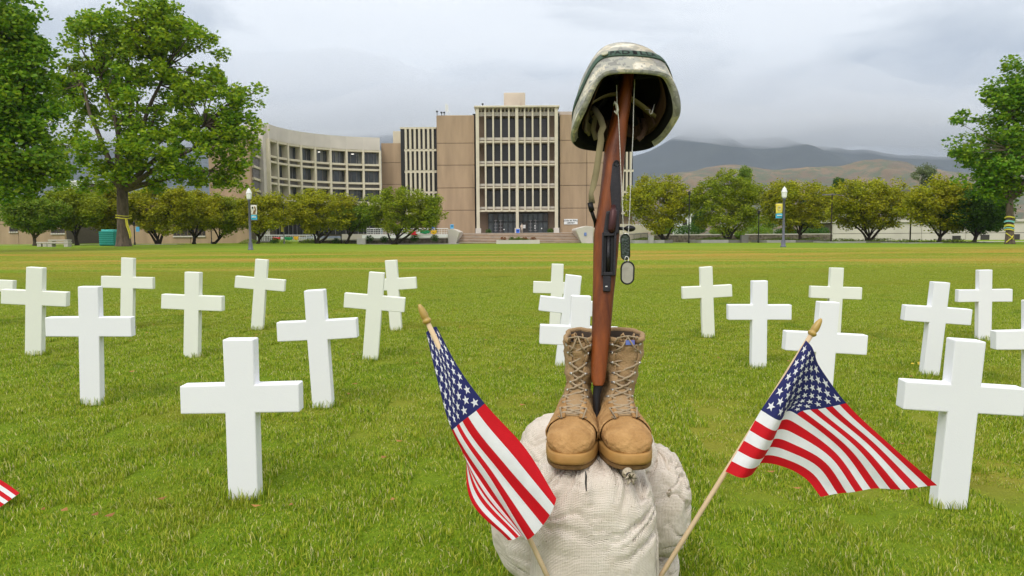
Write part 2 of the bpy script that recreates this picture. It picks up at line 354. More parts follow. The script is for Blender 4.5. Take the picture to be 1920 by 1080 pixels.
#            base x,y   top x,y   arm width, material, yaw, label
CR = [
 (457,940,446,632,231,'w',-3,'largest white foam cross on the left, nearest the camera'),
 (169,753,164,537,156,'w', 5,'white foam cross overlapping the foot of a small far cross at the left'),
 (62,668,65,502,117,'c', 4,'cream cross at the far left next to the clipped cross arm'),
 (358,678,360,511,117,'c', -7,'cream tinted cross standing between two larger left crosses, with a shaded right side'),
 (237,612,237,484,95,'c', 4,'small far cream cross on the left with its foot hidden by a bigger cross arm'),
 (605,766,590,543,155,'w', -4,'white cross leaning slightly left, just right of the nearest left cross'),
 (693,681,706,511,117,'c', 5,'cream cross leaning right, overlapping a smaller cross that leans the other way'),
 (743,624,733,489,92,'c', -4,'small far cross leaning left, half hidden behind the cream cross that leans right'),
 (481,619,490,487,94,'c', 5,'small far cream cross leaning right, alone in the back row above the left-leaning white cross'),
 (-26,622,-26,490,94,'c', 0,'far cross cut off by the left edge so that only its arm end shows'),
 (1041,612,1046,489,92,'c', 0,'smallest cream cross at the back of the three stacked behind the rifle'),
 (1055,692,1076,517,120,'w', 5,'middle of the three overlapping crosses just left of the rifle'),
 (1080,764,1090,553,155,'w', 4,'front of the three overlapping crosses, its foot hidden by the left boot'),
 (1329,634,1324,501,96,'c', 0,'small cream cross standing alone, first to the right of the dog tags'),
 (1423,695,1426,527,121,'w', 0,'straight white cross left of the one behind the right flag tip'),
 (1783,960,1814,632,227,'w', 5,'large white cross leaning right, nearest the camera on the right'),
 (1746,696,1764,527,126,'w', 5,'white cross leaning right behind the large right cross, beside a yellow dandelion'),
 (1846,638,1849,507,99,'w', 0,'small straight white cross in the back row near the right edge'),
 (1538,778,1556,560,158,'w', 5,'white cross directly behind the wooden tip of the right flag'),
 (1564,630,1571,503,96,'c', -4,'small cream back row cross, its foot hidden by the cross behind the right flag'),
 (1946,786,1950,562,154,'w', 0,'white cross cut off by the right edge so that only its left arm shows'),
]
FEET = []
for i, (bx, by, tx, ty, wd, mt, yaw, lab) in enumerate(CR):
    Y = .4*F/wd*.985
    hvis = math.hypot(by-ty, bx-tx)/wd*.4*1.0
    p = at(bx, by, Y); z = gz(p.x, Y)
    0 and print('cross', i, 'Y %.2f' % Y, 'pixel z %.3f ground %.3f' % (p.z, z))
    o = cross_mesh(.62-hvis, i).build('white_cross', M['white_foam'] if mt == 'w' else M['cream_foam'], bevel=.004)
    zz = p.z if abs(p.z-z) < .05 else z+math.copysign(.05, p.z-z)
    o.location = (p.x, Y+.02, max(min(zz, z+.02), z-.1)); k = at(tx, ty, Y)-at(bx, by, Y)
    o.rotation_euler = (math.radians(random.uniform(-1.5, 1.5)), math.atan2(k.x, k.z), math.radians(yaw)*.5-.2*math.atan2(p.x, Y))
    props(o, lab, 'cross', 'white foam crosses set out in rows on the lawn'); FEET.append((p.x, Y+.02))

# untrimmed blades round the foot of every cross and along the sandbags
tx_, ty_ = [], []
for fx, fy in FEET+[(.16, 1.62), (.20, 1.75)]:
    n = 150; big_ = 3.0 if fy < 1.8 and fx > 0 else 1
    a_ = rng.uniform(0, 2*PI, n*int(big_)); sx, sy = (.060, .042) if big_ == 1 else (.17, .17)
    tx_.append(fx+np.cos(a_)*sx*rng.uniform(.9, 1.5, len(a_))); ty_.append(fy+np.sin(a_)*sy*rng.uniform(.9, 1.6, len(a_)))
x = np.concatenate(tx_); y = np.concatenate(ty_); n = len(x); z = np.array([gz(float(p), float(q)) for p, q in zip(x, y)]); h = rng.uniform(.020, .050, n); a_ = rng.uniform(0, 2*PI, n); ln = np.abs(rng.normal(.35, .3, n))*h; b_ = a_+PI/2; wd = .0030
V = np.zeros((n, 5, 3)); dx, dy, wx, wy = np.cos(a_)*ln, np.sin(a_)*ln, np.cos(b_)*wd/2, np.sin(b_)*wd/2
V[:,0] = np.stack([x-wx, y-wy, z-.01], 1); V[:,1] = np.stack([x+wx, y+wy, z-.01], 1); V[:,2] = np.stack([x+dx*.4+wx*.85, y+dy*.4+wy*.85, z+h*.62], 1); V[:,3] = np.stack([x+dx*.4-wx*.85, y+dy*.4-wy*.85, z+h*.62], 1); V[:,4] = np.stack([x+dx, y+dy, z+h], 1)
i_ = np.arange(n)[:,None]*5
o = bpy.data.objects.new('grass_tufts', np_mesh('grass_tufts', V.reshape(-1, 3), np.concatenate([i_+[0,1,2], i_+[0,2,3], i_+[3,2,4]], 0), M['blade'])); COL.objects.link(o); props(o, 'longer untrimmed grass blades round the feet of the crosses', 'grass', kind='stuff')
# ------------------------------------------------------------------ mountains, low cloud, haze
def ridge(name, prof, Y, depth, rough, m, nx_=220, ny_=40, seed=0, fold=1.0):
    """terrain sheet whose crest follows prof [(px,py)] at distance Y, sloping down towards the camera."""
    P = [(at(px, py, Y).x, at(px, py, Y).z) for px, py in prof]
    X0, X1 = P[0][0], P[-1][0]; V = []
    for j in range(ny_+1):
        v = j/ny_
        for i in range(nx_+1):
            x = X0+(X1-X0)*i/nx_
            zc = np.interp(x, [p[0] for p in P], [p[1] for p in P])
            s = v**1.25 if v < 1 else 1
            y = Y-depth*(1-v)
            n = mnoise.fractal(Vector((x/depth*3.2*fold+seed, y/depth*1.3, seed)), 1.0, 2.1, 6)
            r = abs(mnoise.noise(Vector((x/depth*5*fold+seed, y/depth*1.6, 3.3))))
            z = zc*s + zc*rough*(n*.55-r*.6)*math.sin(PI*min(1, v*.93))
            V.append((x*(.9+.1*v), y, max(z, -2) if v > 0 else -3))
    for i in range(nx_+1):
        x = X0+(X1-X0)*i/nx_; V.append((x*1.1, Y+depth*.8, -3))
    Fs = [(j*(nx_+1)+i, j*(nx_+1)+i+1, (j+1)*(nx_+1)+i+1, (j+1)*(nx_+1)+i) for j in range(ny_+1) for i in range(nx_)]
    o = bpy.data.objects.new(name, np_mesh(name, V, Fs, m, True)); COL.objects.link(o); return props(o, kind='structure')
M['mountain'] = mat('mountain_scrub', (.010,.018,.022), .95, .3, .006, 0, col2=(.035,.042,.038))
M['brown_hill'] = mat('brown_hill', (.10,.064,.036), .95, .3, .011, 0, col2=(.25,.16,.075), detail=9)
t = M['brown_hill'].node_tree                       # dark scrub patches on the dry slope
bs = t.nodes['Principled BSDF']; old = bs.inputs['Base Color'].links[0].from_socket
nz2 = t.nodes.new('ShaderNodeTexNoise'); nz2.inputs['Scale'].default_value = .03; nz2.inputs['Detail'].default_value = 8; nz2.inputs['Roughness'].default_value = .7
t.links.new(t.nodes['Mapping'].outputs[0], nz2.inputs[0]); r2 = t.nodes.new('ShaderNodeValToRGB'); t.links.new(nz2.outputs[0], r2.inputs[0])
r2.color_ramp.elements[0].position = .47; r2.color_ramp.elements[1].position = .56
mx = t.nodes.new('ShaderNodeMix'); mx.data_type = 'RGBA'; t.links.new(r2.outputs[0], mx.inputs[0]); t.links.new(old, mx.inputs[6]); mx.inputs[7].default_value = (.09,.10,.045,1)
t.links.new(mx.outputs[2], bs.inputs['Base Color'])
ridge('mountain_range', [(-900,300),(-300,240),(0,225),(110,250),(180,262),(260,248),(340,240),(430,238),(500,236),(560,244),(640,250),(720,252),(800,262),(900,275),(1000,290),(1100,300),(1170,296),(1215,283),(1262,258),(1296,242),(1326,234),(1355,240),(1383,257),(1430,258),(1471,258),(1507,266),(1567,268),(1648,279),(1685,285),(1774,287),(1850,282),(1950,270),(2200,240),(2900,280)], 4200, 2200, .42, M['mountain'], 260, 46, 1.7, 1.0)
ridge('brown_hills', [(900,446),(1020,440),(1120,400),(1190,358),(1262,330),(1290,325),(1330,317),(1365,311),(1390,310),(1430,316),(1470,317),(1530,312),(1570,309),(1620,304),(1670,302),(1710,305),(1750,316),(1830,326),(1930,322),(2100,312),(2400,350),(2700,430)], 1700, 650, .55, M['brown_hill'], 260, 46, 5.1, 1.3)

def volume_mat(name, density, col, aniso=0.2):
    m = bpy.data.materials.new(name); m.use_nodes = True; t = m.node_tree; t.nodes.clear()
    o = t.nodes.new('ShaderNodeOutputMaterial'); v = t.nodes.new('ShaderNodeVolumePrincipled')
    v.inputs['Density'].default_value = density; v.inputs['Color'].default_value = (*col, 1); v.inputs['Anisotropy'].default_value = aniso
    t.links.new(v.outputs[0], o.inputs['Volume']); return m
HAZE = True
def low_cloud():
    nx_, ny_ = 60, 16; V = []; Fs = []
    for top in (0, 1):
        for j in range(ny_+1):
            Y = 2500+1750*j/ny_
            for i in range(nx_+1):
                x = (-1.3+2.6*i/nx_)*Y; nn_ = mnoise.fractal(Vector((x/620, Y/500, 1.7)), 1, 2, 4); el = .166-.044*(j/ny_)+.020*nn_-.012*sstep(.29, .40, x/Y)-.012*sstep(0, -.3, x/Y); te = el+.004+(.25+.05*nn_-el)*(j/ny_)**1.3
                V.append((x, Y, te*Y if top else el*Y))
    n = (nx_+1)*(ny_+1); g = lambda t, j, i: t*n+j*(nx_+1)+i
    for j in range(ny_):
        for i in range(nx_): Fs.append((g(0,j,i), g(0,j+1,i), g(0,j+1,i+1), g(0,j,i+1))); Fs.append((g(1,j,i), g(1,j,i+1), g(1,j+1,i+1), g(1,j+1,i)))
    for i in range(nx_): Fs.append((g(0,0,i), g(0,0,i+1), g(1,0,i+1), g(1,0,i))); Fs.append((g(0,ny_,i), g(1,ny_,i), g(1,ny_,i+1), g(0,ny_,i+1)))
    for j in range(ny_): Fs.append((g(0,j,0), g(1,j,0), g(1,j+1,0), g(0,j+1,0))); Fs.append((g(0,j,nx_), g(0,j+1,nx_), g(1,j+1,nx_), g(1,j,nx_)))
    o = bpy.data.objects.new('low_cloud', np_mesh('low_cloud', V, Fs, volume_mat('cloud_air', .0026, (.955,.965,.985), .0))); COL.objects.link(o); props(o, 'low grey cloud wrapping the mountain tops', 'cloud', kind='stuff')
low_cloud()
if HAZE:
    mb = MB(); mb.box(-5900, 5900, -300, 6800, -6, 1650)
    o = mb.build('haze', volume_mat('haze_air', 1.4e-4, (.66,.74,.86))); props(o, 'thin grey blue air over the whole scene', 'haze', kind='stuff')
# ------------------------------------------------------------------ library tower
Y0 = 118.0
def X(px, py=330, Y=Y0): return at(px, py, Y).x
def Z(py, px=968, Y=Y0): return at(px, py, Y).z
ZP = Z(438)                                   # plaza level
lib = thing('library_building', 'tan concrete library tower with a cream grid of windows above the broad steps', 'building', (X(968), Y0, ZP))
def wall_with_joints(xa, xb, ys, yd, parent, m, Yf, depth=14, gap=.07):
    """stack of storey-high wall panels with recessed joints between them"""
    for a, b in zip(ys[:-1], ys[1:]):
        mb = MB(); mb.box(xa, xb, Yf, Yf+.5, b+gap/2, a-gap/2); mb.build('wall_panel', m, parent, bevel=.03, seg=1)
    mb = MB(); mb.box(xa+.02, xb-.02, Yf+.12, Yf+depth, ys[-1], ys[0]-.05); mb.build('wall_core', M['joint'], parent)
    mb = MB(); mb.box(xa+.1, xb-.1, Yf+.5, Yf+depth, ys[0]-.04, ys[0]+.1); mb.build('roof', M['cream_concrete'], parent)
jl = [Z(215, 855), Z(267.6, 855), Z(309, 855), Z(352, 855), Z(394, 855), ZP-.3]
wall_with_joints(X(819), X(889.5), jl, None, lib, M['tan_concrete'], Y0+.6)
jr = [Z(213, 1090), Z(262, 1090), Z(305, 1090), Z(347, 1090), Z(390, 1090), ZP-.3]
xr0, xr1 = X(1050.5), X(1158)
xm = X(1101)
for xa, xb in ((xr0, xm-.03), (xm+.03, xr1)):
    for a, b in zip(jr[:-1], jr[1:]):
        mb = MB(); mb.box(xa, xb, Y0+.6, Y0+1.1, b+.035, a-.035); mb.build('wall_panel', M['tan_concrete'], lib, bevel=.03, seg=1)
mb = MB(); mb.box(xr0+.02, xr1-.02, Y0+.72, Y0+14, ZP-.3, jr[0]-.05); mb.build('wall_core', M['joint'], lib)
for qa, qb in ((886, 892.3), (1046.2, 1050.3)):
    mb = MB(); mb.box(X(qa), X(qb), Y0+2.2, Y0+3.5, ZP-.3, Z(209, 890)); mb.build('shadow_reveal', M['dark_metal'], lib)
# recessed wall behind the grid
gx0, gx1 = X(896), X(1043); bay = (gx1-gx0)/10
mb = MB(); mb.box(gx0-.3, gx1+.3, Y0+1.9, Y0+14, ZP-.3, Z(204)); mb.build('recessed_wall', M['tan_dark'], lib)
rows = [(218, 257), (268.5, 301.5), (311, 343.5), (355, 387)]
for ri, (t_, b_) in enumerate(rows):
    zt, zb = Z(t_), Z(b_)
    wm = MB(); wm.box(-bay/2+.10, bay/2-.10, -.05, .05, 0, zt-zb); pane = wm.mesh('pane', M['glass'])
    fm = MB(); hw = bay/2-.06; H_ = zt-zb
    fm.box(-hw, -hw+.1, -.1, .08, 0, H_); fm.box(hw-.1, hw, -.1, .08, 0, H_); fm.box(-hw+.1, hw-.1, -.1, .08, H_-.1, H_); fm.box(-hw+.1, hw-.1, -.1, .08, 0, .1)
    frm = fm.mesh('window', M['dark_metal'])
    for k in range(1, 9):
        wo = inst(frm, 'window', lib, (gx0+bay*(k+.5)-lib.location.x, 1.85, zb-ZP))
        inst(pane, 'pane', wo, (0, 0, 0))
# slabs: balustrade band + thin slab edge
for a, b, c, d in ((257.3, 262.2, 264.3, 267.2), (301.5, 305.6, 307.6, 310.5), (344, 348, 350, 352.4), (387.3, 391.3, 393.3, 396.8)):
    mb = MB(); mb.box(gx0, gx1, Y0+.22, Y0+.5, Z(b), Z(a)); mb.build('balustrade', M['pale_concrete'], lib)
    mb = MB(); mb.box(gx0-.25, gx1+.25, Y0-.12, Y0+1.9, Z(d), Z(c)); mb.build('floor_slab', M['cream_concrete'], lib)
zt = Z(199.5); zfb = Z(396)
fin = MB(); fin.box(-.13, .13, -.25, .35, 0, zt-zfb); finm = fin.mesh('fin', M['cream_concrete'])
for k in range(1, 10):
    if k != 5: inst(finm, 'fin', lib, (gx0+bay*k-lib.location.x, 0, zfb-ZP))
for k, wd in ((0, .26), (5, .24), (10, .26)):
    mb = MB(); x = gx0+bay*k; mb.box(x-wd, x+wd, Y0-.42, Y0+.2, ZP, zt); mb.build('column', M['cream_concrete'], lib)
    mb = MB(); mb.box(x-wd-.18, x+wd+.18, Y0-.6, Y0+.38, ZP-.02, ZP+.9); mb.build('column_base', M['pale_concrete'], lib)
mb = MB(); mb.box(gx0-.5, gx1+.5, Y0-.7, Y0+13, Z(202.4), Z(199)); mb.build('cornice', M['cream_concrete'], lib, bevel=.05, seg=1)
mb = MB(); mb.box(gx0, gx1, Y0+.3, Y0+.6, Z(216.5), Z(209.3)); mb.build('parapet_panel', M['pale_concrete'], lib)
sb = MB(); sb.box(-.12, .12, 0, .3, 0, Z(202.6)-Z(209.3)); sbm = sb.mesh('slot_block', M['cream_concrete'])
for k in range(10): inst(sbm, 'slot_block', lib, (gx0+bay*(k+.5)-lib.location.x, .3, Z(209.3)-ZP))
# entrance glazing
ex0, ex1 = X(915, 420), X(1028, 420); zt, zm = Z(399), Z(416)
mb = MB(); mb.box(ex0, ex1, Y0+1.3, Y0+1.8, ZP, zt); mb.build('entrance_back', M['dark_metal'], lib)
n = 12; cw = (ex1-ex0)/n
for k in range(n):
    for (za, zb) in ((ZP+.1, zm-.1), (zm+.1, zt-.15)):
        mb = MB(); mb.box(ex0+cw*k+.08, ex0+cw*(k+1)-.08, Y0+1.2, Y0+1.29, za, zb); mb.build('entrance_pane', M['glass2'] if (k*7+int(za))%5 else M['glass'], lib)
for k in (1, 2, 8, 9):
    x = ex0+cw*k; mb = MB()
    for q in range(4): mb.box(x+.15, x+cw-.15, Y0+1.12, Y0+1.16, ZP+.45+q*.55, ZP+.53+q*.55)
    mb.box(x+cw*.5-.04, x+cw*.5+.04, Y0+1.1, Y0+1.19, ZP+.3, ZP+2.3); mb.build('door_bars', M['grey_louvre'], lib)
mb = MB(); mb.box(X(979.5, 425), X(985.5, 425), Y0+.95, Y0+1.0, Z(428), Z(421.5)); mb.build('paper_notice', M['white_paint'], lib)
for px, py in ((945, 430), (1003.5, 423.5), (1016, 428.5), (1003.5, 428)):
    mb = MB(); mb.box(X(px-1, py), X(px+1, py), Y0+1.05, Y0+1.1, Z(py+1), Z(py-1)); mb.build('paper_notice', M['white_paint'], lib)
# roof pieces
mb = MB(); mb.box(X(944, 190), X(986, 190), Y0+5, Y0+11, Z(200), at(965, 173.5, Y0+5).z); mb.build('penthouse', M['pink_concrete'], lib, bevel=.1, seg=1)
mb = MB(); mb.box(X(948, 190), X(976, 190), Y0+4.6, Y0+4.98, Z(198), Z(178, 965)); mb.build('penthouse_panel', M['pink_concrete'], lib)
mb = MB(); mb.box(X(866, 210), X(893, 210), Y0+4, Y0+12, Z(216), Z(208, 880)); mb.build('roof_house', M['pink_concrete'], lib)
mb = MB(); mb.box(X(1046, 210), X(1120, 210), Y0+3, Y0+12, Z(216), Z(203, 1080)); mb.build('roof_house', M['pink_concrete'], lib)
# roof antenna and small camera
ant = MB(); a = at(838, 214, Y0+2)
ant.tube([(a.x, a.y, a.z-.2), (a.x, a.y, a.z+1.6)], .06); ant.box(a.x-.25, a.x-.05, a.y-.1, a.y+.1, a.z+.5, a.z+1.7); ant.box(a.x+.06, a.x+.24, a.y-.1, a.y+.1, a.z+.4, a.z+1.5)
ant.tube([(a.x-.6, a.y, a.z-.1), (a.x, a.y, a.z+.8), (a.x+.6, a.y, a.z-.1)], .04)
ant.build('antenna', M['white_paint'], lib)
for px, py in ((819.5, 214), (905, 200), (833, 216), (828, 216)):
    s = MB(); a = at(px, py, Y0+.9); s.tube([(a.x, a.y, a.z-.2), (a.x, a.y, a.z+.35)], .05); s.box(a.x-.15, a.x+.15, a.y-.3, a.y+.1, a.z+.3, a.z+.5); s.build('roof_fixture', M['dark_metal'], lib)
# name sign
sx0, sx1 = X(1058, 415), X(1083.5, 415); sz0, sz1 = Z(420.5, 1070), Z(410.5, 1070)
sg = thing('library_sign', 'white rectangular library name board on the tan wall right of the entrance', 'sign', ((sx0+sx1)/2, Y0+.55, sz0))
mb = MB(); mb.box(sx0, sx1, Y0+.50, Y0+.58, sz0, sz1); mb.build('board', M['white_paint'], sg)
M['ink'] = mat('ink', (.02,.02,.02), .6)
def text_mesh(name, s, size, m, parent, loc, rot=(PI/2, 0, 0), ext=.01, spacing=1, bold=0):
    cu = bpy.data.curves.new(name, 'FONT'); cu.body = s; cu.size = size; cu.align_x = 'CENTER'; cu.align_y = 'CENTER'; cu.extrude = ext; cu.space_character = spacing; cu.offset = bold
    ob = bpy.data.objects.new(name, cu); COL.objects.link(ob); dg = bpy.context.evaluated_depsgraph_get(); me = bpy.data.meshes.new_from_object(ob.evaluated_get(dg))
    bpy.data.objects.remove(ob); me.materials.clear(); me.materials.append(m); o = bpy.data.objects.new(name, me); COL.objects.link(o)
    if parent is not None: o.parent = parent
    o.location = loc; o.rotation_euler = rot; return o
hh = sz1-sz0
text_mesh('lettering', 'JOHN M. PFAU', .36, M['ink'], sg, (0, -.06, hh*.68), bold=.006)
text_mesh('lettering', 'LIBRARY', .33, M['ink'], sg, (0, -.06, hh*.27), bold=.006)

# ------------------------------------------------------------------ slatted wings
def slat_wing(name, label, pxs, Yw, top, rows, xl, xr, parts_n):
    b = thing(name, label, 'building', (X(xl, 330, Yw), Yw, ZP))
    x0, x1 = X(xl, 330, Yw), X(xr, 330, Yw); z0 = ZP-.3; pxm = (xl+xr)/2
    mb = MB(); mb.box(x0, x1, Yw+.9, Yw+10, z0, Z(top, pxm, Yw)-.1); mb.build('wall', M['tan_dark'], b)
    mb = MB(); mb.box(x0-.05, x1, Yw-.1, Yw+10.2, Z(top+3.2, pxm, Yw), Z(top, pxm, Yw)); mb.build('cornice', M['cream_concrete'], b)
    n = parts_n; st = (x1-x0-.7)/n
    for (ta, tb) in rows:
        za, zb = Z(ta, pxm, Yw), Z(tb, pxm, Yw)
        wm = MB(); wm.box(.0, st*.5, .4, .45, 0, za-zb); me = wm.mesh('window', M['glass'])
        fm = MB(); fm.box(0, st*.46, -.1, .9, 0, za-zb+.02); fe = fm.mesh('fin', M['cream_concrete'])
        for k in range(n):
            inst(me, 'window', b, (.7+st*k+st*.46, .3, zb-ZP)); inst(fe, 'fin', b, (.7+st*k-.0, 0, zb-ZP))
    for (ta, tb), (tc_, td) in zip(rows[:-1], rows[1:]):
        mb = MB(); mb.box(x0+.6, x1, Yw-.02, Yw+.9, Z(tc_, pxm, Yw)+.0, Z(tb, pxm, Yw)); mb.build('slab_band', M['cream_concrete'], b)
    mb = MB(); mb.box(x0+.6, x1, Yw-.02, Yw+.9, Z(rows[-1][1]+3.5, pxm, Yw), Z(rows[-1][1], pxm, Yw)); mb.build('slab_band', M['cream_concrete'], b)
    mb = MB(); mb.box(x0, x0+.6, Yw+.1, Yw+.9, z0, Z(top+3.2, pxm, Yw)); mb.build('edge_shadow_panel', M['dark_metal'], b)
    return b
slat_wing('slatted_wing', 'cream slatted building wing with tall narrow windows left of the library tower', None, 119.5, 238.5, [(242, 279.5), (283.5, 319.5), (324, 359), (362.5, 398.5)], 752, 818.8, 7)
slat_wing('slatted_wing', 'cream slatted building wing partly hidden behind the rifle and dog tag chains', None, 119.5, 236, [(240, 278), (282, 318), (322, 358), (362, 398)], 1158.5, 1188, 3)
# plain block and rooftop box between the wings
b = thing('link_block', 'plain tan block between the curved facade and the slatted wing', 'building', (X(713), 119, ZP))
for za, zb in ((267, 304), (304, 345), (345, 386), (386, 440)):
    mb = MB(); mb.box(X(712), X(753), 119.8, 128, Z(zb, 730, 119)+.03, Z(za, 730, 119)-.03); mb.build('wall_panel', M['tan_concrete'], b)
mb = MB(); mb.box(X(727), X(753), 124, 130, Z(270, 740, 124), Z(246, 740, 124)); mb.build('roof_house', M['cream_concrete'], b)

# ------------------------------------------------------------------ curved facade
P = [Vector((X(713, 330, 117), 117))]
for pxv in (681.5, 650, 619.5, 590.5, 563.5, 539, 519, 503.5):      # equal bays on an arc: step 2.85 m along the curve
    d = ray(pxv, 330); d = Vector((d.x, d.y)).normalized(); q = P[-1]; b_ = q.dot(d); disc = b_*b_-(q.dot(q)-2.66**2)
    t_ = b_-math.sqrt(max(0, disc)); P.append(d*t_)

cb = thing('curved_building', 'pale building with a concave curved facade and three rows of square windows', 'building', (P[4].x, P[4].y, ZP))
def zrow(py): return Z(py, 713, 117)
ztop, zw = zrow(258.5), [(zrow(286), zrow(308)), (zrow(321), zrow(342.5)), (zrow(356.5), zrow(378))]
NB = len(P)-1
nrm = []
for i in range(NB+1):
    a = P[max(i-1, 0)]; c = P[min(i+1, NB)]; d = (c-a).normalized(); nrm.append(Vector((-d.y, d.x)))
    if nrm[-1].y > 0: nrm[-1] = -nrm[-1]           # towards the lawn
def arc_band(z0, z1, front, back, ext=0):
    mb = MB(); R = []
    for p, n_ in zip(P, nrm):
        f = p+n_*front; k = p-n_*back; R.append([(f.x,f.y,z0),(k.x,k.y,z0),(k.x,k.y,z1),(f.x,f.y,z1)])
    mb.rings(R); return mb
arc_band(zrow(282), ztop, .25, 3.5).build('parapet', M['pale_concrete'], cb, smooth=False)
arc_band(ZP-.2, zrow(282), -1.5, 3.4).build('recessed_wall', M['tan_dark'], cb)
for (za, zb), nxt in zip(zw, [zw[1][0], zw[2][0], zrow(386)]):
    arc_band(zb-.32, zb-.02, .2, 1.6).build('sill_band', M['cream_concrete'], cb)
    arc_band(nxt+.02, nxt+.3, .2, 1.6).build('head_band', M['cream_concrete'], cb)
    arc_band(nxt+.3, zb-.32, -.5, 1.5).build('spandrel', M['grey_louvre'], cb)
arc_band(zrow(286)+.02, zrow(282), .2, 1.6).build('head_band', M['cream_concrete'], cb)
zlow = zrow(383)
for i, (p, n_) in enumerate(zip(P, nrm)):            # fins between bays
    d = Vector((n_.y, -n_.x)); mb = MB(); q0, q1 = p+n_*.32, p-n_*.95; wd = .16
    mb.add([(q0-d*wd).to_3d()[:2]+(zlow,) if 0 else ((q0-d*wd).x, (q0-d*wd).y, zlow), ((q0+d*wd).x, (q0+d*wd).y, zlow), ((q1+d*wd).x, (q1+d*wd).y, zlow), ((q1-d*wd).x, (q1-d*wd).y, zlow),
            ((q0-d*wd).x, (q0-d*wd).y, zrow(282.5)), ((q0+d*wd).x, (q0+d*wd).y, zrow(282.5)), ((q1+d*wd).x, (q1+d*wd).y, zrow(282.5)), ((q1-d*wd).x, (q1-d*wd).y, zrow(282.5))],
           [(0,3,2,1),(4,5,6,7),(0,1,5,4),(1,2,6,5),(2,3,7,6),(3,0,4,7)])
    mb.build('fin', M['cream_concrete'], cb)
M['curtain'] = mat('curtain', (.20,.20,.19), .8, .3, 2, stretch=(8,8,.1))
M['ceiling_lamp'] = bpy.data.materials.new('ceiling_lamp'); M['ceiling_lamp'].use_nodes = True
M['ceiling_lamp'].node_tree.nodes['Principled BSDF'].inputs['Emission Color'].default_value = (1,.95,.85,1); M['ceiling_lamp'].node_tree.nodes['Principled BSDF'].inputs['Emission Strength'].default_value = 1.5
for i in range(NB):
    a0, a1 = P[i]-nrm[i]*.85, P[i+1]-nrm[i+1]*.85
    for ri, (za, zb) in enumerate(zw):
        mb = MB(); mb.obox(a1, a0, .06, zb, za, back=0); wo = mb.build('window', M['glass2'], cb)
        for q in (.33, .66):                         # mullions
            c = a0+(a1-a0)*q; e_ = a0+(a1-a0)*(q+.03); m2 = MB(); m2.obox(e_-nrm[i]*-.08, c-nrm[i]*-.08, .06, zb, za); m2.build('mullion', M['grey_louvre'], wo)
        if (i*3+ri) % 3 != 1:
            q = random.uniform(.05, .6); c = a0+(a1-a0)*q; e_ = a0+(a1-a0)*(q+random.uniform(.1, .3)); m2 = MB(); m2.obox(e_+nrm[i]*.03, c+nrm[i]*.03, .02, zb, za); m2.build('curtain', M['curtain'], wo)
for i, ri in ((1, 0), (3, 0), (6, 0)):
    c = P[i]+(P[i+1]-P[i])*.6-nrm[i]*.80; mb = MB(); z = zw[ri][0]-.25; mb.box(c.x-.25, c.x+.25, c.y-.02, c.y, z-.08, z); mb.build('interior_lamp', M['ceiling_lamp'], cb)
# solid pylon at the left end, sloped braces, dark ground storey
a = P[-1]; n_ = nrm[-1]
pl = at(495, 330, a.y-.8); mb = MB(); mb.obox((a.x-.1, a.y+.2), (pl.x, pl.y), 2.2, ZP-.2, ztop, back=-2.2); mb.build('pylon', M['pale_concrete'], cb)
mb = MB()
R = []
for p, q in zip(P, nrm):
    f = p-q*1.2; k = p-q*3.2; R.append([(f.x,f.y,ZP),(k.x,k.y,ZP),(k.x,k.y,zrow(398)),(f.x,f.y,zrow(398))])
mb.rings(R); mb.build('ground_storey_glazing', M['dark_metal'], cb)
for i in range(NB):
    for q in (0, .33, .66):
        c = P[i]+(P[i+1]-P[i])*q+nrm[i]*-1.1; mb = MB(); mb.box(c.x-.05, c.x+.05, c.y-.05, c.y+.05, ZP, zrow(398)); mb.build('mullion', M['grey_louvre'], cb)
arc_band(zrow(412), zrow(410.5), -1.0, 1.2).build('transom', M['grey_louvre'], cb)
for i in (6, 7, 4, 2, 0):                                # raking braces
    p = P[i]; q = nrm[i]; mb = MB(); s = p+q*.3; d = Vector((q.y, -q.x))*.25
    mb.add([((s-d).x,(s-d).y,zlow),((s+d).x,(s+d).y,zlow),((s+d-q*1.2).x,(s+d-q*1.2).y,zlow-2.6),((s-d-q*1.2).x,(s-d-q*1.2).y,zlow-2.6),
            ((s-d-q*1.6).x,(s-d-q*1.6).y,zlow),((s+d-q*1.6).x,(s+d-q*1.6).y,zlow)], [(0,1,2,3),(0,3,4),(1,5,2),(3,2,5,4),(0,4,5,1)])
    mb.build('brace', M['pale_concrete'], cb)

# ------------------------------------------------------------------ tan block with grey louvres, left
lb = thing('louvred_building', 'tan building with grey louvres on its end wall, left of the curved facade', 'building', (X(470, 330, 97), 97, ZP))
A_, B_ = (X(470, 330, 97), 97.0), (X(493, 330, 104.2), 104.2)
ztl = at(470, 249, 97).z; z0 = ZP-.4
xL = X(392, 330, 97)
mb = MB(); mb.add([(xL,97,z0),(A_[0],97,z0),(B_[0],B_[1],z0),(B_[0],125,z0),(xL,125,z0),(xL,97,ztl),(A_[0],97,ztl),(B_[0],B_[1],ztl),(B_[0],125,ztl),(xL,125,ztl)],
                  [(4,3,2,1,0),(5,6,7,8,9),(0,1,6,5),(1,2,7,6),(2,3,8,7),(3,4,9,8),(4,0,5,9)]); mb.build('wall', M['tan_concrete'], lb)
va, vb = Vector(A_), Vector(B_); dd = vb-va
zs_ = [at(470, p, 97).z for p in (260, 286, 308, 331, 353, 376)]
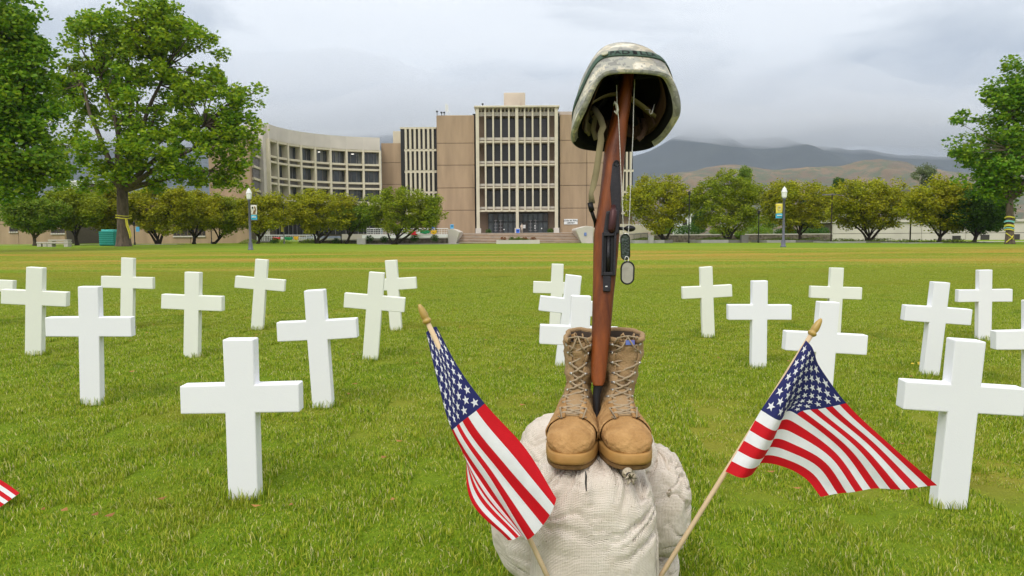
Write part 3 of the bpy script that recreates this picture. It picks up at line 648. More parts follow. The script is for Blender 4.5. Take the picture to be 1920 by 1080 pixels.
for q in range(5):
    a_, b_ = va+dd*.12, va+dd*.97; mb = MB(); nl = 7; h = (zs_[q]-.35-zs_[q+1])/nl
    for k in range(nl): mb.obox(a_, b_, .10, zs_[q+1]+h*k, zs_[q+1]+h*k+h*.8, back=-.12-.02*(k%2))
    o = mb.build('louvre_panel', M['grey_louvre'], lb)
    mb = MB(); mb.obox(a_, b_, .3, zs_[q]-.33, zs_[q]-.02, back=-.3); mb.build('louvre_band', M['cream_concrete'], lb)
# low buildings behind the trees
def low_building(label, px0, px1, Yb, top, base, m, win=()):
    x0, x1 = X(px0, 430, Yb), X(px1, 430, Yb); pm = (px0+px1)/2; zt, zb = at(pm, top, Yb).z, min(at(pm, base, Yb).z, -.2)
    b = thing('low_building', label, 'building', ((x0+x1)/2, Yb, zb)); zj = zb+(zt-zb)*.55; n = max(2, int((x1-x0)/6))
    for k in range(n):
        for za, zc in ((zb, zj), (zj, zt)):
            mb = MB(); mb.box(x0+(x1-x0)*k/n+.03, x0+(x1-x0)*(k+1)/n-.03, Yb, Yb+.4, za+.03, zc-.03); mb.build('wall_panel', m, b)
    mb = MB(); mb.box(x0+.1, x1-.1, Yb+.1, Yb+12, zb, zt-.1); mb.build('wall_core', M['joint'], b)
    mb = MB(); mb.box(x0-.2, x1+.2, Yb-.25, Yb+12, zt, zt+.35); mb.build('roof_edge', m, b)
    for (a, c, t_, bt, n) in win:
        for k in range(n):
            pa, pb_ = a+(c-a)*k/n, a+(c-a)*(k+.82)/n
            mb = MB(); mb.box(X(pa, 430, Yb), X(pb_, 430, Yb), Yb-.06, Yb-.01, at(a, bt, Yb).z, at(a, t_, Yb).z); mb.build('window', M['glass'], b)
            mb = MB(); mb.box(X(pa, 430, Yb)-.05, X(pb_, 430, Yb)+.05, Yb-.16, Yb-.01, at(a, bt, Yb).z-.2, at(a, bt, Yb).z-.02); mb.build('sill', M['pale_concrete'], b)
    return b
low_building('low tan building behind the trees at the far left with a row of small windows', -140, 121, 100, 385, 462, M['tan_dark'] if 0 else M['tan_concrete'], [(18, 34, 426, 434, 5), (96, 122, 430, 437, 6)])
low_building('tan building behind the big tree with a long dark window band', 243, 470, 96, 378, 462, M['tan_concrete'], [(325, 386, 424, 442, 9)])
low_building('long low tan building behind the planters at the right', 1562, 2060, 100, 416, 462, M['pale_concrete'], [(1786, 1805, 442, 456, 1), (1839, 1859, 440, 455, 1), (1896, 1916, 439, 455, 1)])
low_building('small white house seen between trees behind the big tree', 122, 160, 125, 342, 450, M['white_paint'], [(130, 150, 400, 412, 3)])
low_building('pale garden building glimpsed beyond the stone wall between the round trees', 1262, 1296, 112, 404, 440, M['white_paint'], [(1280, 1290, 412, 422, 1)])

# ------------------------------------------------------------------ plaza, steps, ramps, planters
pz = MB(); pz.box(X(640, 438, 96), X(1192, 438, 96), 96.2, 119.9, -.5, ZP-.02); o = pz.build('plaza', M['path']); props(o, kind='structure')
st = thing('entrance_steps', 'broad flight of tan brick steps up to the library entrance', 'steps', (X(970, 450, 90), 88, 0))
sx0, sx1 = X(860, 448, 90), X(1086, 448, 90); ns = 7
for k in range(ns):
    mb = MB(); y0 = 88.6+k*1.05; zt = .02+(ZP-.04)*(k+1)/ns
    mb.box(sx0, sx1, y0, y0+1.3 if k < ns-1 else 96.19, -.4, zt); mb.build('step', M['brick_step'], st, bevel=.02, seg=1)
    mb = MB(); mb.box(sx0, sx1, y0-.04, y0+.06, zt-.055, zt+.006); mb.build('nosing', M['pale_concrete'], st)
def cheek(label, pts, Yc, th=.5):
    """leaning end wall of the steps: outline in the picture plane of the wall, real thickness along y"""
    mb = MB(); q = [at(px, py, Yc) for px, py in pts]; n = len(q)
    vs = [(p.x, Yc, p.z) for p in q]+[(p.x, Yc+6.5, p.z+(.0)) for p in q]
    mb.add(vs, [tuple(range(n)), tuple(range(2*n-1, n-1, -1))]+[((i+1)%n, i, n+i, n+(i+1)%n) for i in range(n)])
    o = mb.build('stair_cheek_wall', M['pale_concrete'], bevel=.04, seg=1); return props(o, label, 'wall')
cheek('angular concrete cheek wall at the left end of the steps', [(841, 459.5), (854, 459.5), (862, 435), (855, 431), (848, 428.5), (839, 431)], 88)
cheek('angular concrete cheek wall at the right end of the steps', [(1091, 457), (1112, 457), (1112, 425), (1099, 423.5), (1081, 428.5), (1080, 432)], 88)
# ramp walls right of the steps
rw = thing('ramp_wall', 'cream concrete access ramp with handrails right of the steps', 'ramp', (X(1150, 440, 90), 89, 0))
def slab_px(pts, Yc, th, name, m, par):
    mb = MB(); q = [at(px, py, Yc) for px, py in pts]; n = len(q)
    mb.add([(p.x, Yc, p.z) for p in q]+[(p.x, Yc+th, p.z) for p in q], [tuple(range(n)), tuple(range(2*n-1, n-1, -1))]+[((i+1)%n, i, n+i, n+(i+1)%n) for i in range(n)])
    return mb.build(name, m, par)
slab_px([(1112.4, 457), (1215, 450), (1215, 436), (1112.4, 444)], 88.5, .4, 'ramp_front', M['cream_concrete'], rw)
slab_px([(1112.4, 443), (1232, 434), (1220, 422), (1160, 420), (1112.4, 427)], 91.5, .4, 'ramp_rear', M['cream_concrete'], rw)
mb = MB()
for a, b in (((1098, 446), (1112, 446)), ((1112, 446), (1215, 437)),):
    p, q = at(*a, 88.2), at(*b, 88.2); mb.tube([p, q], .03)
for k in range(9):
    p = at(1112+k*12.8, 446-k*1.1, 88.2); mb.tube([p, p-Vector((0, 0, .85))], .025)
mb.build('handrail', M['grey_louvre'], rw)
mb = MB()
for k in range(16):
    p = at(1195+k*2.9, 421.5, 95); mb.tube([p, p-Vector((0, 0, 1.0))], .03, 4)
p, q = at(1160, 420.5, 95), at(1240, 421.5, 95); mb.tube([p, q], .05, 4); mb.tube([p-Vector((0,0,.95)), q-Vector((0,0,.95))], .05, 4); mb.build('railing', M['white_paint'], rw)
M['blue_sign'] = mat('blue_sign', (.05,.16,.55), .5, .05)
mb = MB(); p = at(1097.5, 439, 87.9); mb.box(p.x-.13, p.x+.13, p.y, p.y+.03, p.z-.19, p.z+.19); o = mb.build('access_sign', M['blue_sign']); props(o, 'small blue access sign on the right cheek wall', 'sign')
mb = MB(); q = p; mb.tube([(q.x-.02, q.y-.012, q.z+.1), (q.x-.01, q.y-.012, q.z-.02), (q.x+.06, q.y-.012, q.z-.03), (q.x+.08, q.y-.012, q.z-.12)], .014, 5)
mb.tube([(q.x-.03, q.y-.012, q.z-.01), (q.x-.07, q.y-.012, q.z-.07), (q.x-.03, q.y-.012, q.z-.13), (q.x+.03, q.y-.012, q.z-.11)], .010, 5); mb.box(q.x-.035, q.x, q.y-.02, q.y-.005, q.z+.11, q.z+.145)
sym = mb.build('wheelchair_symbol', M['white_paint'], o)
# left ramp deck with railing and banners
rl = thing('ramp_railing', 'long white railing on the raised deck left of the steps', 'railing', (X(760, 440, 93), 93, 0))
def railing(parent, px0, px1, pyt, pyb, Yr, n):
    mb = MB(); a, b = at(px0, pyt, Yr), at(px1, pyt, Yr); h = (pyb-pyt)/F*Yr
    mb.tube([a, b], .045, 5)
    for q in (.35, .65, .98): mb.tube([a-Vector((0,0,h*q)), b-Vector((0,0,h*q))], .025, 4)
    for k in range(n+1):
        p = a.lerp(b, k/n); mb.tube([p, p-Vector((0,0,h))], .04 if k%4==0 else .02, 4)
    return mb.build('rails', M['white_paint'], parent)
railing(rl, 688, 840, 428.5, 440, 93, 48)
mb = MB(); a, b = at(680, 441, 93.3), at(840, 441, 93.3); mb.box(a.x, b.x, 92.9, 97, a.z-.42, a.z); mb.build('deck_edge', M['white_paint'], rl)
r2_ = thing('ramp_railing', 'shorter white railing in front of the dark glazing of the curved building', 'railing', (X(540, 445, 92), 92, 0))
railing(r2_, 482, 594, 441, 452, 92, 34)
M['flag_red'] = mat('cloth_red', (.55,.02,.03), .8, .1); M['flag_green'] = mat('cloth_green', (.02,.25,.09), .8, .1); M['cloth_yellow'] = mat('cloth_yellow', (.75,.45,.03), .8, .1); M['cloth_white'] = mat('cloth_white', (.75,.75,.75), .8, .05); M['umb_blue'] = mat('blue_plastic', (.03,.14,.62), .5, .1); M['sky_blue'] = mat('light_blue', (.10,.38,.65), .5, .1)
def cloth_panel(px0, px1, py0, py1, Yc, m, name, label, sag=.15):
    a, b = at(px0, py0, Yc), at(px1, py1, Yc); mb = MB()
    mb.grid(lambda u, v: (a.x+(b.x-a.x)*u, Yc-.05-.05*math.sin(u*9), a.z+(b.z-a.z)*v*(1-.1*math.cos(u*2*PI))-sag*.3*math.sin(u*PI)), 12, 5)
    o = mb.build(name, m, smooth=True); md = o.modifiers.new('thick', 'SOLIDIFY'); md.thickness = .02; return props(o, label, 'banner')
cloth_panel(768, 786, 433.5, 440, 92.8, M['flag_red'], 'railing_banner', 'red banner on the railing left of the steps')
cloth_panel(780, 788, 433, 438.5, 92.6, M['cloth_white'], 'railing_banner', 'round white patch of cloth beside the red railing banner')
cloth_panel(788, 806, 431, 437.5, 92.8, M['flag_green'], 'railing_banner', 'green banner in the middle of the railing left of the steps')
cloth_panel(808, 819, 431.5, 438.5, 92.8, M['cloth_yellow'], 'railing_banner', 'yellow banner on the railing nearest the left cheek wall')
cloth_panel(512, 526, 444.5, 450, 91.8, M['flag_red'], 'railing_banner', 'faded red banner on the shorter railing behind the left trees')
cloth_panel(527, 532, 444, 449.5, 91.8, M['cloth_white'], 'railing_banner', 'narrow white banner on the shorter railing')
cloth_panel(534, 549, 444, 449.5, 91.8, M['flag_green'], 'railing_banner', 'green banner on the shorter railing behind the left trees')
cloth_panel(551, 560, 443, 449, 91.8, M['cloth_yellow'], 'railing_banner', 'orange yellow banner on the shorter railing')
# bins / newspaper boxes
def bin_(px, py, Yb, h, m, label, name='litter_bin'):
    p = at(px, py, Yb); b = thing(name, label, 'bin', (p.x, Yb, p.z)); w_ = h*.36
    mb = MB(); mb.box(p.x-w_, p.x+w_, Yb-w_, Yb+w_, p.z, p.z+h*.78); mb.build('body', m, b, bevel=.04)
    mb = MB(); mb.lathe([(w_*1.25, h*.78), (w_*1.25, h*.84), (w_*.9, h*.97), (w_*.3, h)], (p.x, Yb, p.z), 12); mb.build('lid', m, b, smooth=True)
    mb = MB(); mb.box(p.x-w_*.55, p.x+w_*.55, Yb-w_-.02, Yb-w_+.02, p.z+h*.6, p.z+h*.7); mb.build('slot', M['dark_metal'], b)
bin_(971, 438.6, 112, .75, M['umb_blue'], 'bright blue recycling bin in front of the library centre column')
bin_(847.5, 429.5, 97, .62, M['sky_blue'], 'light blue bin standing above the left cheek wall')
bin_(812, 430, 97, .60, M['umb_blue'], 'small blue bin half hidden by the tree right of the slatted wing')
# planters
def planter(label, px0, px1, py0, py1, Yp, depth, m, split=None, grass=False):
    a, b = at(px0, py0, Yp), at(px1, py1, Yp); p = thing('planter', label, 'planter', ((a.x+b.x)/2, Yp, 0)); zb = -.1; zt = a.z
    mb = MB(); mb.box(a.x, b.x, Yp, Yp+.25, zb, zt); mb.build('front_wall', m, p, bevel=.02, seg=1)
    if split:
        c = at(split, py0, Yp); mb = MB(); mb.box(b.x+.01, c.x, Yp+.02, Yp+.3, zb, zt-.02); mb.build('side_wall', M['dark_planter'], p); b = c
    mb = MB(); mb.box(a.x, a.x+.25, Yp+.26, Yp+depth, zb, zt); mb.box(b.x-.25, b.x, Yp+.31, Yp+depth, zb, zt); mb.box(a.x, b.x, Yp+depth+.01, Yp+depth+.25, zb, zt); mb.build('rim', m, p)
    mb = MB(); mb.box(a.x+.26, b.x-.26, Yp+.31, Yp+depth, zb, zt-.06); mb.build('soil', M['lawn_edge'], p)
    return p, a, b, zt
M['lawn_edge'] = mat('planter_cover', (.06,.10,.012), .95, .5, 2.2, .8, 12, col2=(.13,.17,.02))
M['weeds'] = ramp_leaf('ground_cover', [(.05,.10,.01),(.12,.18,.02),(.18,.21,.03)], .7, .3)
def ground_cover(name, label, x0, x1, y0, y1, z0, n, h, par=None, m=None):
    x = rng.uniform(x0, x1, n); y = rng.uniform(y0, y1, n); z = z0+rng.uniform(0, h, n)*(.6+.4*np.sin(x*1.7)); s = rng.uniform(.03, .09, n); C = np.stack([x, y, z], 1)
    me = np_mesh(name, *leaf_quads(C, s), m or M['weeds'])
    if par is not None: me.transform(Matrix.Translation(-root_off(par)))
    o = bpy.data.objects.new(name, me); COL.objects.link(o)
    if par is not None: o.parent = par
    else: props(o, label, 'ground cover')
    o['kind'] = 'stuff'; return o
def leaf_quads(C, s, up=.35, asp=.55):
    n = len(C); a = rng.normal(size=(n, 3)); a /= np.linalg.norm(a, axis=1)[:, None]
    b = rng.normal(size=(n, 3)); b -= a*(a*b).sum(1)[:, None]; b /= np.linalg.norm(b, axis=1)[:, None]
    a[:, 2] *= (1-up); s = np.asarray(s)[:, None]
    V = np.stack([C-a*s, C-a*s*.1+b*s*asp, C+a*s, C-a*s*.1-b*s*asp], 1).reshape(-1, 3)
    return V, np.arange(n*4).reshape(-1, 4)
for spec in (('low concrete planter in front of the library steps', 930.5, 1012, 450.5, 459, 84.5, 2.5, M['pale_concrete'], None),
             ('planter under the round tree right of the ramp, with a grey end block', 1190, 1246, 450.5, 456, 82, 5, M['grey_planter'], 1262),
             ('planter under the second round tree right of the rifle', 1315, 1366, 450, 456.5, 80, 5, M['grey_planter'], 1396),
             ('planter behind the right lamp post', 1438, 1492, 450.5, 457, 79, 5, M['grey_planter'], 1556),
             ('low pale planter under the twin trees at the right', 1566, 1624, 453, 461, 72, 5, M['grey_planter'], 1692),
             ('long grey planter near the tree wrapped in ribbons', 1706, 1768, 455, 463, 66, 5, M['grey_planter'], 1864)):
    p, a, b, zt = planter(*spec[:7+1], split=spec[8])
    ground_cover('plants', None, a.x+.3, b.x-.3, spec[5]+.4, spec[5]+spec[6]-.2, zt-.06, 2600, .28 if spec[5] > 84 else .38, p)
mb = MB(); p = at(1220, 455, 81.7); mb.box(p.x-.28, p.x+.28, 81.4, 81.9, -.1, at(1220, 442, 81.7).z); o = mb.build('bollard_block', M['grey_planter'], bevel=.02); props(o, 'upright grey concrete block at the planter right of the ramp', 'block')
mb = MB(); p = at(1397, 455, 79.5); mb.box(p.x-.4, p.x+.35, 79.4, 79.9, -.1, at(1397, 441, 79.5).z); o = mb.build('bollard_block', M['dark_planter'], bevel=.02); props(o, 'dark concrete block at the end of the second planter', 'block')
mb = MB(); p = at(677, 458, 84); mb.box(p.x-.5, p.x+.5, 84, 84.6, -.1, at(677, 447, 84).z); o = mb.build('bollard_block', M['grey_planter'], bevel=.02); props(o, 'square grey concrete block between the left trees', 'block')
# rubble walls
def rubble_wall(label, px0, px1, pyt, pyb, Yw, cap=True):
    a, b = at(px0, pyt, Yw), at(px1, pyb, Yw); wl = thing('stone_wall', label, 'wall', ((a.x+b.x)/2, Yw, 0)); mb = MB()
    mb.box(a.x, b.x, Yw+.08, Yw+.4, -.2, a.z); mb.build('core', M['joint'], wl); sm = MB(); x = a.x; zz = -.1; r = random.Random(3)
    while zz < a.z-.12:
        x = a.x; h = r.uniform(.16, .3); h = min(h, a.z-.02-zz)
        while x < b.x:
            w_ = r.uniform(.22, .6); sm.box(x+.01, min(x+w_-.015, b.x), Yw-r.uniform(0, .05), Yw+.12, zz+.01, zz+h-.015); x += w_
        zz += h
    o = sm.build('stones', M['stone'], wl); o['kind'] = 'stuff'
    if cap: mb = MB(); mb.box(a.x-.05, b.x+.05, Yw-.08, Yw+.5, a.z, a.z+.12); mb.build('coping', M['pale_concrete'], wl)
rubble_wall('low rubble stone wall with pale coping behind the round trees at the right', 1228, 1560, 441.5, 452, 92)
rubble_wall('low rubble stone wall below the long white railing', 745, 838.5, 447.5, 457, 89)
rubble_wall('low pinkish stone wall behind the left middle trees', 560, 744.5, 451.5, 457, 89.5)
# sidewalk strips along the lawn edge
mb = MB(); mb.box(X(860, 455, 87), X(1100, 455, 87), 84.0, 88.5, -.2, .035)
mb.box(-70, X(860, 455, 87), 85.0, 88.2, -.2, .10); mb.box(X(1100, 455, 87), X(1560, 455, 87), 85.8, 88.2, -.2, .05); mb.box(X(1560, 455, 87), 90, 74, 78, -.2, .06)
o = mb.build('pavement', M['path']); props(o, kind='structure')
# ------------------------------------------------------------------ trees
M['leaf_big'] = ramp_leaf('plane_tree_leaf', [(.075,.16,.005),(.14,.27,.007),(.21,.36,.008),(.28,.42,.010),(.37,.45,.015),(.18,.32,.008)], .5, .38, .25)
M['leaf_right'] = ramp_leaf('maple_leaf', [(.050,.14,.006),(.10,.23,.010),(.16,.32,.012),(.22,.37,.015),(.28,.38,.02)], .5, .38, .3)
M['leaf_olive'] = ramp_leaf('round_tree_leaf', [(.14,.18,.005),(.27,.30,.006),(.37,.39,.008),(.46,.43,.010),(.23,.25,.006)], .6, .3, .35)
M['leaf_olive2'] = ramp_leaf('round_tree_leaf_b', [(.12,.18,.006),(.21,.28,.008),(.28,.35,.010),(.34,.38,.012),(.18,.24,.007)], .6, .3, .35)
M['leaf_small'] = ramp_leaf('light_leaf', [(.09,.18,.01),(.16,.28,.015),(.22,.33,.02),(.28,.33,.03)], .55, .35, .4)
M['leaf_grey'] = ramp_leaf('grey_leaf', [(.10,.14,.06),(.16,.20,.08),(.22,.25,.11)], .6, .3, .4)
M['leaf_dark'] = ramp_leaf('hedge_leaf', [(.03,.08,.008),(.06,.14,.012),(.10,.20,.015)], .6, .3, .4)
def limb(mb, a, b, r0, r1, bend=.12, n=7, seg=7):
    a, b = Vector(a), Vector(b); L_ = (b-a).length; o1 = Vector((random.uniform(-1,1), random.uniform(-1,1), random.uniform(-.2,.6)))*L_*bend; pts = []; rr = []
    for i in range(n+1):
        t = i/n; pts.append(a.lerp(b, t)+o1*math.sin(PI*t)+Vector((random.uniform(-1,1), random.uniform(-1,1), 0))*L_*.012*(0 < i < n)); rr.append(r0+(r1-r0)*t**.8)
    mb.tube(pts, rr, seg); return pts
def tree(name, label, base, blobs, Y, lm, bark, leaf, nclump, per, clump_r, trunk_r, fork, group=None, depth=.8, limbs=9, trunk_px=None, up=.35, flat=.75):
    """blobs: crown lobes (px, py, rx, ry[, dy]) seen at distance Y; each clump of leaves hangs on a branch that grows from the trunk"""
    b = Vector(base); t = thing(name, label, 'tree', b, group)
    k = Y/F; vol = [bl[2]*bl[3] for bl in blobs]; tot = sum(vol); clumps = []
    for bl, v in zip(blobs, vol):
        c = at(bl[0], bl[1], Y+(bl[4] if len(bl) > 4 else 0)); rx, rz = bl[2]*k, bl[3]*k; ry = (rx+rz)/2*depth
        for _ in range(max(3, int(nclump*v/tot))):
            d = Vector((random.gauss(0,1), random.gauss(0,1), random.gauss(0,1))).normalized(); s = random.uniform(.25, 1)**.5*.94
            clumps.append(Vector((c.x+d.x*rx*s, c.y+d.y*ry*s, c.z+d.z*rz*s)))
    C = []; S = []
    for c in clumps:
        n = int(per*random.uniform(.5, 1.4)); r = clump_r*random.uniform(.65, 1.25)
        q = rng.normal(size=(n, 3)); q /= np.linalg.norm(q, axis=1)[:, None]; q *= (rng.random(n)**.45)[:, None]*r; q[:, 2] *= flat
        C.append(q+np.array(c)); S.append(rng.uniform(.6, 1.15, n)*leaf)
    C = np.concatenate(C)-np.array(b); S = np.concatenate(S)
    o = bpy.data.objects.new('crown', np_mesh('crown', *leaf_quads(C, S, up), lm)); COL.objects.link(o); o.parent = t
    mb = MB(); f = Vector(fork)
    pts = [b-Vector((0,0,.3)), b+Vector((0,0,.15)), b.lerp(f, .3), b.lerp(f, .7), f]
    mb.tube(pts, [trunk_r*1.9, trunk_r*1.35, trunk_r*1.02, trunk_r*.95, trunk_r*.9], 12)
    mains = []; cl = sorted(clumps, key=lambda c: math.atan2(c.z-f.z, c.x-f.x)); 
    for i in range(limbs):
        c = cl[int((i+.5)*len(cl)/limbs)]; e = f.lerp(c, .72); mains.append(limb(mb, f-Vector((0,0,trunk_r*.5)), e, trunk_r*.62, trunk_r*.2, .10))
    for c in clumps[::2]:
        best = min((p for m_ in mains for p in m_[1:]), key=lambda p: (p-c).length)
        limb(mb, best, c, trunk_r*.16, trunk_r*.04, .12, 4, 4)
    mb.build('trunk', bark, t, smooth=True); return t
def gbase(px, py, Y): p = at(px, py, Y); return (p.x, Y, gz(p.x, Y))
# the big tree
Yb = 62; fk = at(229, 352, Yb)
big = tree('plane_tree', 'tall spreading broadleaf tree with yellow ribbon round its trunk, on the left', gbase(232, 463, Yb),
     [(270,55,95,60),(200,85,80,70),(345,110,80,85),(140,190,40,60),(262,185,110,95),(395,205,75,75),(430,270,50,60),(135,290,45,40),(210,290,60,50,-2),(330,285,80,55,-2),(375,330,52,25),(128,130,32,40),
      (462,185,30,28),(455,240,32,45),(175,345,45,14),(290,345,40,12),(425,340,28,20),(300,40,60,40)], Yb, M['leaf_big'], M['bark'], .22, 470, 105, .90, .48, (fk.x, Yb, fk.z), limbs=13, depth=.9)
def ribbon(par, px0, px1, py, Yr, r, label, c, extra=()):
    mb = MB(); p = at((px0+px1)/2, py, Yr); 
    for dz, h in extra or ((0, .09), (.22, .06)):
        R = []
        for k in range(21):
            a = 2*PI*k/20; R.append([(p.x+(r+.03)*math.cos(a), Yr+(r+.03)*math.sin(a), p.z+dz+.05*math.sin(a*2)), (p.x+(r+.035)*math.cos(a), Yr+(r+.035)*math.sin(a), p.z+dz+h+.05*math.sin(a*2))])
        vs = [q for r_ in R for q in r_]; mb.add(vs, [(2*i, 2*i+2, 2*i+3, 2*i+1) for i in range(20)])
    return mb, p
M['ribbon'] = mat('yellow_ribbon', (.62,.55,.05), .6, .1); M['ribbon_blue'] = mat('pale_ribbon', (.20,.50,.48), .6, .1)
mb, p = ribbon(None, 218, 246, 410, Yb, .60, '', None)
tail = [Vector((p.x+.45, Yb-.55, p.z)), Vector((p.x+.55, Yb-.6, p.z-.6)), Vector((p.x+.75, Yb-.6, p.z-1.3)), Vector((p.x+.8, Yb-.62, p.z-1.7))]
mb.tube(tail, [.05,.07,.06,.03], 5); mb.tube([q+Vector((.12, -.02, .05*i)) for i, q in enumerate(tail)], .04, 5)
o = mb.build('yellow_ribbon', M['ribbon']); props(o, 'yellow ribbon tied round the big left tree with a hanging tail', 'ribbon')
# tree entering from the left edge
Yl = 46; fk = at(-40, 350, Yl)
tree('broadleaf_tree', 'dark green broadleaf tree filling the left edge of the view', gbase(-45, 470, Yl),
     [(-60,60,110,80),(20,60,65,70),(-20,180,100,90),(45,190,60,80),(40,290,70,75),(80,320,40,45),(-60,300,90,70),(10,355,60,28),(60,120,30,50)], Yl, M['leaf_right'], M['bark'], .20, 420, 95, .95, .42, (fk.x, Yl, fk.z), depth=.9)
# ribbon tree at the right
Yr_ = 58; fk = at(1893, 372, Yr_)
tree('maple_tree', 'bright green pointed tree with ribbons wound round its trunk, at the right edge', gbase(1893, 463, Yr_),
     [(1892,130,14,28),(1885,180,40,40),(1900,240,70,50),(1875,290,85,45),(1920,310,90,60),(1850,335,55,25),(1810,275,35,22),(1800,225,18,14),(1935,180,50,60),(1960,260,60,70),(1905,360,60,20)], Yr_, M['leaf_right'], M['bark'], .20, 330, 80, .85, .27, (fk.x, Yr_, fk.z), depth=.8, limbs=11)
mb, p = ribbon(None, 1886, 1899, 425, Yr_, .32, '', None, ((0,.16),(.35,.12),(-.3,.1),(.7,.1)))
for s in (-1, 1): mb.tube([Vector((p.x+s*.33, Yr_-.1, p.z-.5)), Vector((p.x, Yr_-.40, p.z-.85)), Vector((p.x-s*.33, Yr_-.2, p.z-1.25))], .04, 5)
o = mb.build('yellow_ribbon', M['ribbon']); props(o, 'yellow ribbon crossed and wound round the right edge tree', 'ribbon')
mb, p = ribbon(None, 1884, 1901, 417, Yr_, .33, '', None, ((0,.14),(-.5,.08))); o = mb.build('pale_ribbon', M['ribbon_blue']); props(o, 'pale blue green ribbon round the right edge tree above the yellow one', 'ribbon')
# round trees: (cx, top, bottom, half width, trunk x, base y, Y, mat, label, bark)
RT = [
 (62,372,432,50,66,464,74,'leaf_small','thin light green young tree nearest the left edge, with a reddish trunk'),
 (138,352,428,48,145,464,76,'leaf_olive2','dark trunked round tree between the young tree and the teal kiosk'),
 (198,350,432,52,214,464,80,'leaf_olive','round olive tree behind the teal kiosk and the big trunk'),
 (296,346,436,60,296,464,80,'leaf_olive','round olive tree with twin trunks just right of the big trunk'),
 (366,362,432,46,364,462,82,'leaf_olive','small round tree in front of the dark window band'),
 (424,366,438,40,402,462,84,'leaf_olive2','round tree just left of the left lamp post'),
 (492,362,434,44,484,462,82,'leaf_olive','round tree just right of the left lamp post, its banner in front'),
 (603,358,432,60,594,460,85,'leaf_olive','round tree in front of the curved facade with forked dark trunk'),
 (664,382,430,34,650,458,86,'leaf_small','small light tree squeezed between the two round trees before the facade'),
 (755,356,436,68,738,457,85,'leaf_olive2','widest round tree with several leaning stems, below the slatted wing'),
 (1234,330,432,58,1246,450,84,'leaf_olive','round tree just right of the rifle and dog tags'),
 (1364,324,432,66,1366,452,82,'leaf_olive2','wide round tree in front of the brown hills, midway between rifle and right lamp'),
 (1500,338,430,62,1500,452,81,'leaf_olive','round tree partly behind the right lamp post'),
 (1632,336,432,70,1628,456,75,'leaf_olive','wide olive round tree with crooked twin stems, right of the right lamp'),
 (1768,340,432,62,1760,459,69,'leaf_olive','round tree between the T headed pole and the ribboned tree'),
 (1836,362,434,52,1826,459,68,'leaf_dark','dark round tree directly left of the ribboned trunk'),
]
for i, (cx, tp, bt, hw, tx, by, Y, lm, lab) in enumerate(RT):
    hw *= 1.1; h = bt-tp; cy = tp+h*.5; bl = [(cx, cy, hw*.92, h*.50)]
    r = random.Random(i*3+1)
    for k in range(7):
        a = 2*PI*k/7+r.uniform(-.3, .3); bl.append((cx+math.cos(a)*hw*.70, cy+math.sin(a)*h*.27, hw*r.uniform(.40, .52), h*r.uniform(.26, .34), r.uniform(-1.5, 1.5)))
    base = at(tx, by, Y); gz0 = gz(base.x, Y); z0 = max(gz0, base.z) if cx > 1180 else gz0
    fk = at(tx+(cx-tx)*.4, bt+(by-bt)*.45, Y)
    small = hw < 50
    t = tree('round_tree', lab, (base.x, Y, z0), bl, Y, M[lm], M['bark_dark'] if i != 0 else M['bark'], .14, 330 if not small else 230, 80, .72, .15 if small else .17, (fk.x, Y, max(fk.z, z0+.6)), 'round trees along the far edge of the lawn', depth=.9, limbs=6, flat=.7)
    if i in (3, 7, 9, 10, 11, 13):                   # second stems
        mb = MB(); e1 = at(cx+(hw*.35 if i != 10 else hw*.45), bt-h*.1, Y); bx = Vector((base.x+.15, Y+.1, z0)); limb(mb, bx, e1, .17, .10, .12)
        e2 = at(cx-hw*.4, bt-h*.1, Y); limb(mb, bx+Vector((-.3, 0, 0)), e2, .15, .08, .12)
        mb.build('side_stem', M['bark_dark'], t, smooth=True)
for cx, tp, bt, hw, Y, lm, lab in ((1396,312,360,11,130,'leaf_small','slender pointed tree rising behind the wide round tree'),(1733,308,352,24,140,'leaf_grey','pale grey green tree standing high behind the right round trees'),
                              (1571,334,368,10,130,'leaf_dark','small dark tree top behind the gap right of the lamp'),(1530,360,430,40,110,'leaf_dark','dark tree in the background behind the right lamp'),
                              (1310,395,436,22,115,'leaf_dark','dark bushy tree behind the stone wall by the first pole'),(1430,400,436,34,112,'leaf_small','light green bushy tree behind the stone wall by the second pole')):
    b_ = at(cx, 446, Y); fk = at(cx, bt, Y)
    tree('background_tree', lab, (b_.x, Y, 0), [(cx, (tp+bt)/2, hw, (bt-tp)/2), (cx+hw*.2, tp+(bt-tp)*.3, hw*.6, (bt-tp)*.28)], Y, M[lm], M['bark_dark'], .16, 60, 80, .7, .14, (fk.x, Y, fk.z), limbs=5)
# shrubs and hedges behind the walls
SH = [(1290,432,30,9,100,'leaf_dark'),(1240,430,26,8,104,'leaf_small'),(1355,434,26,7,99,'leaf_small'),(1420,434,30,8,98,'leaf_small'),(1475,436,22,6,97,'leaf_dark'),(1530,436,26,8,96,'leaf_dark'),(1385,440,8,5,92,'leaf_small')]
for i, (cx, cy, rx, ry, Y, lm) in enumerate(SH):
    p = at(cx, cy, Y); n = 2600; q = rng.normal(size=(n, 3)); q /= np.linalg.norm(q, axis=1)[:, None]; q *= (rng.random(n)**.4)[:, None]*np.array([rx*Y/F, 1.6, ry*Y/F*1.5]); q[:, 2] *= 1+.25*np.sin(q[:, 0]*2+i)
    me = np_mesh('shrub', *leaf_quads(q, rng.uniform(.06, .14, n)), M[lm]); o = bpy.data.objects.new('shrub', me); COL.objects.link(o); o.location = p
    props(o, ['dark shrub behind the rubble wall beside the white garden building','light green shrub behind the tree nearest the rifle','light green shrub behind the wall left of the second round tree','light shrub behind the wall by the dark thin pole','dark shrub behind the right lamp post','dark shrub at the right end of the rubble wall','tiny light shrub in front of the stone wall'][i], 'shrub', 'shrubs behind the stone wall')
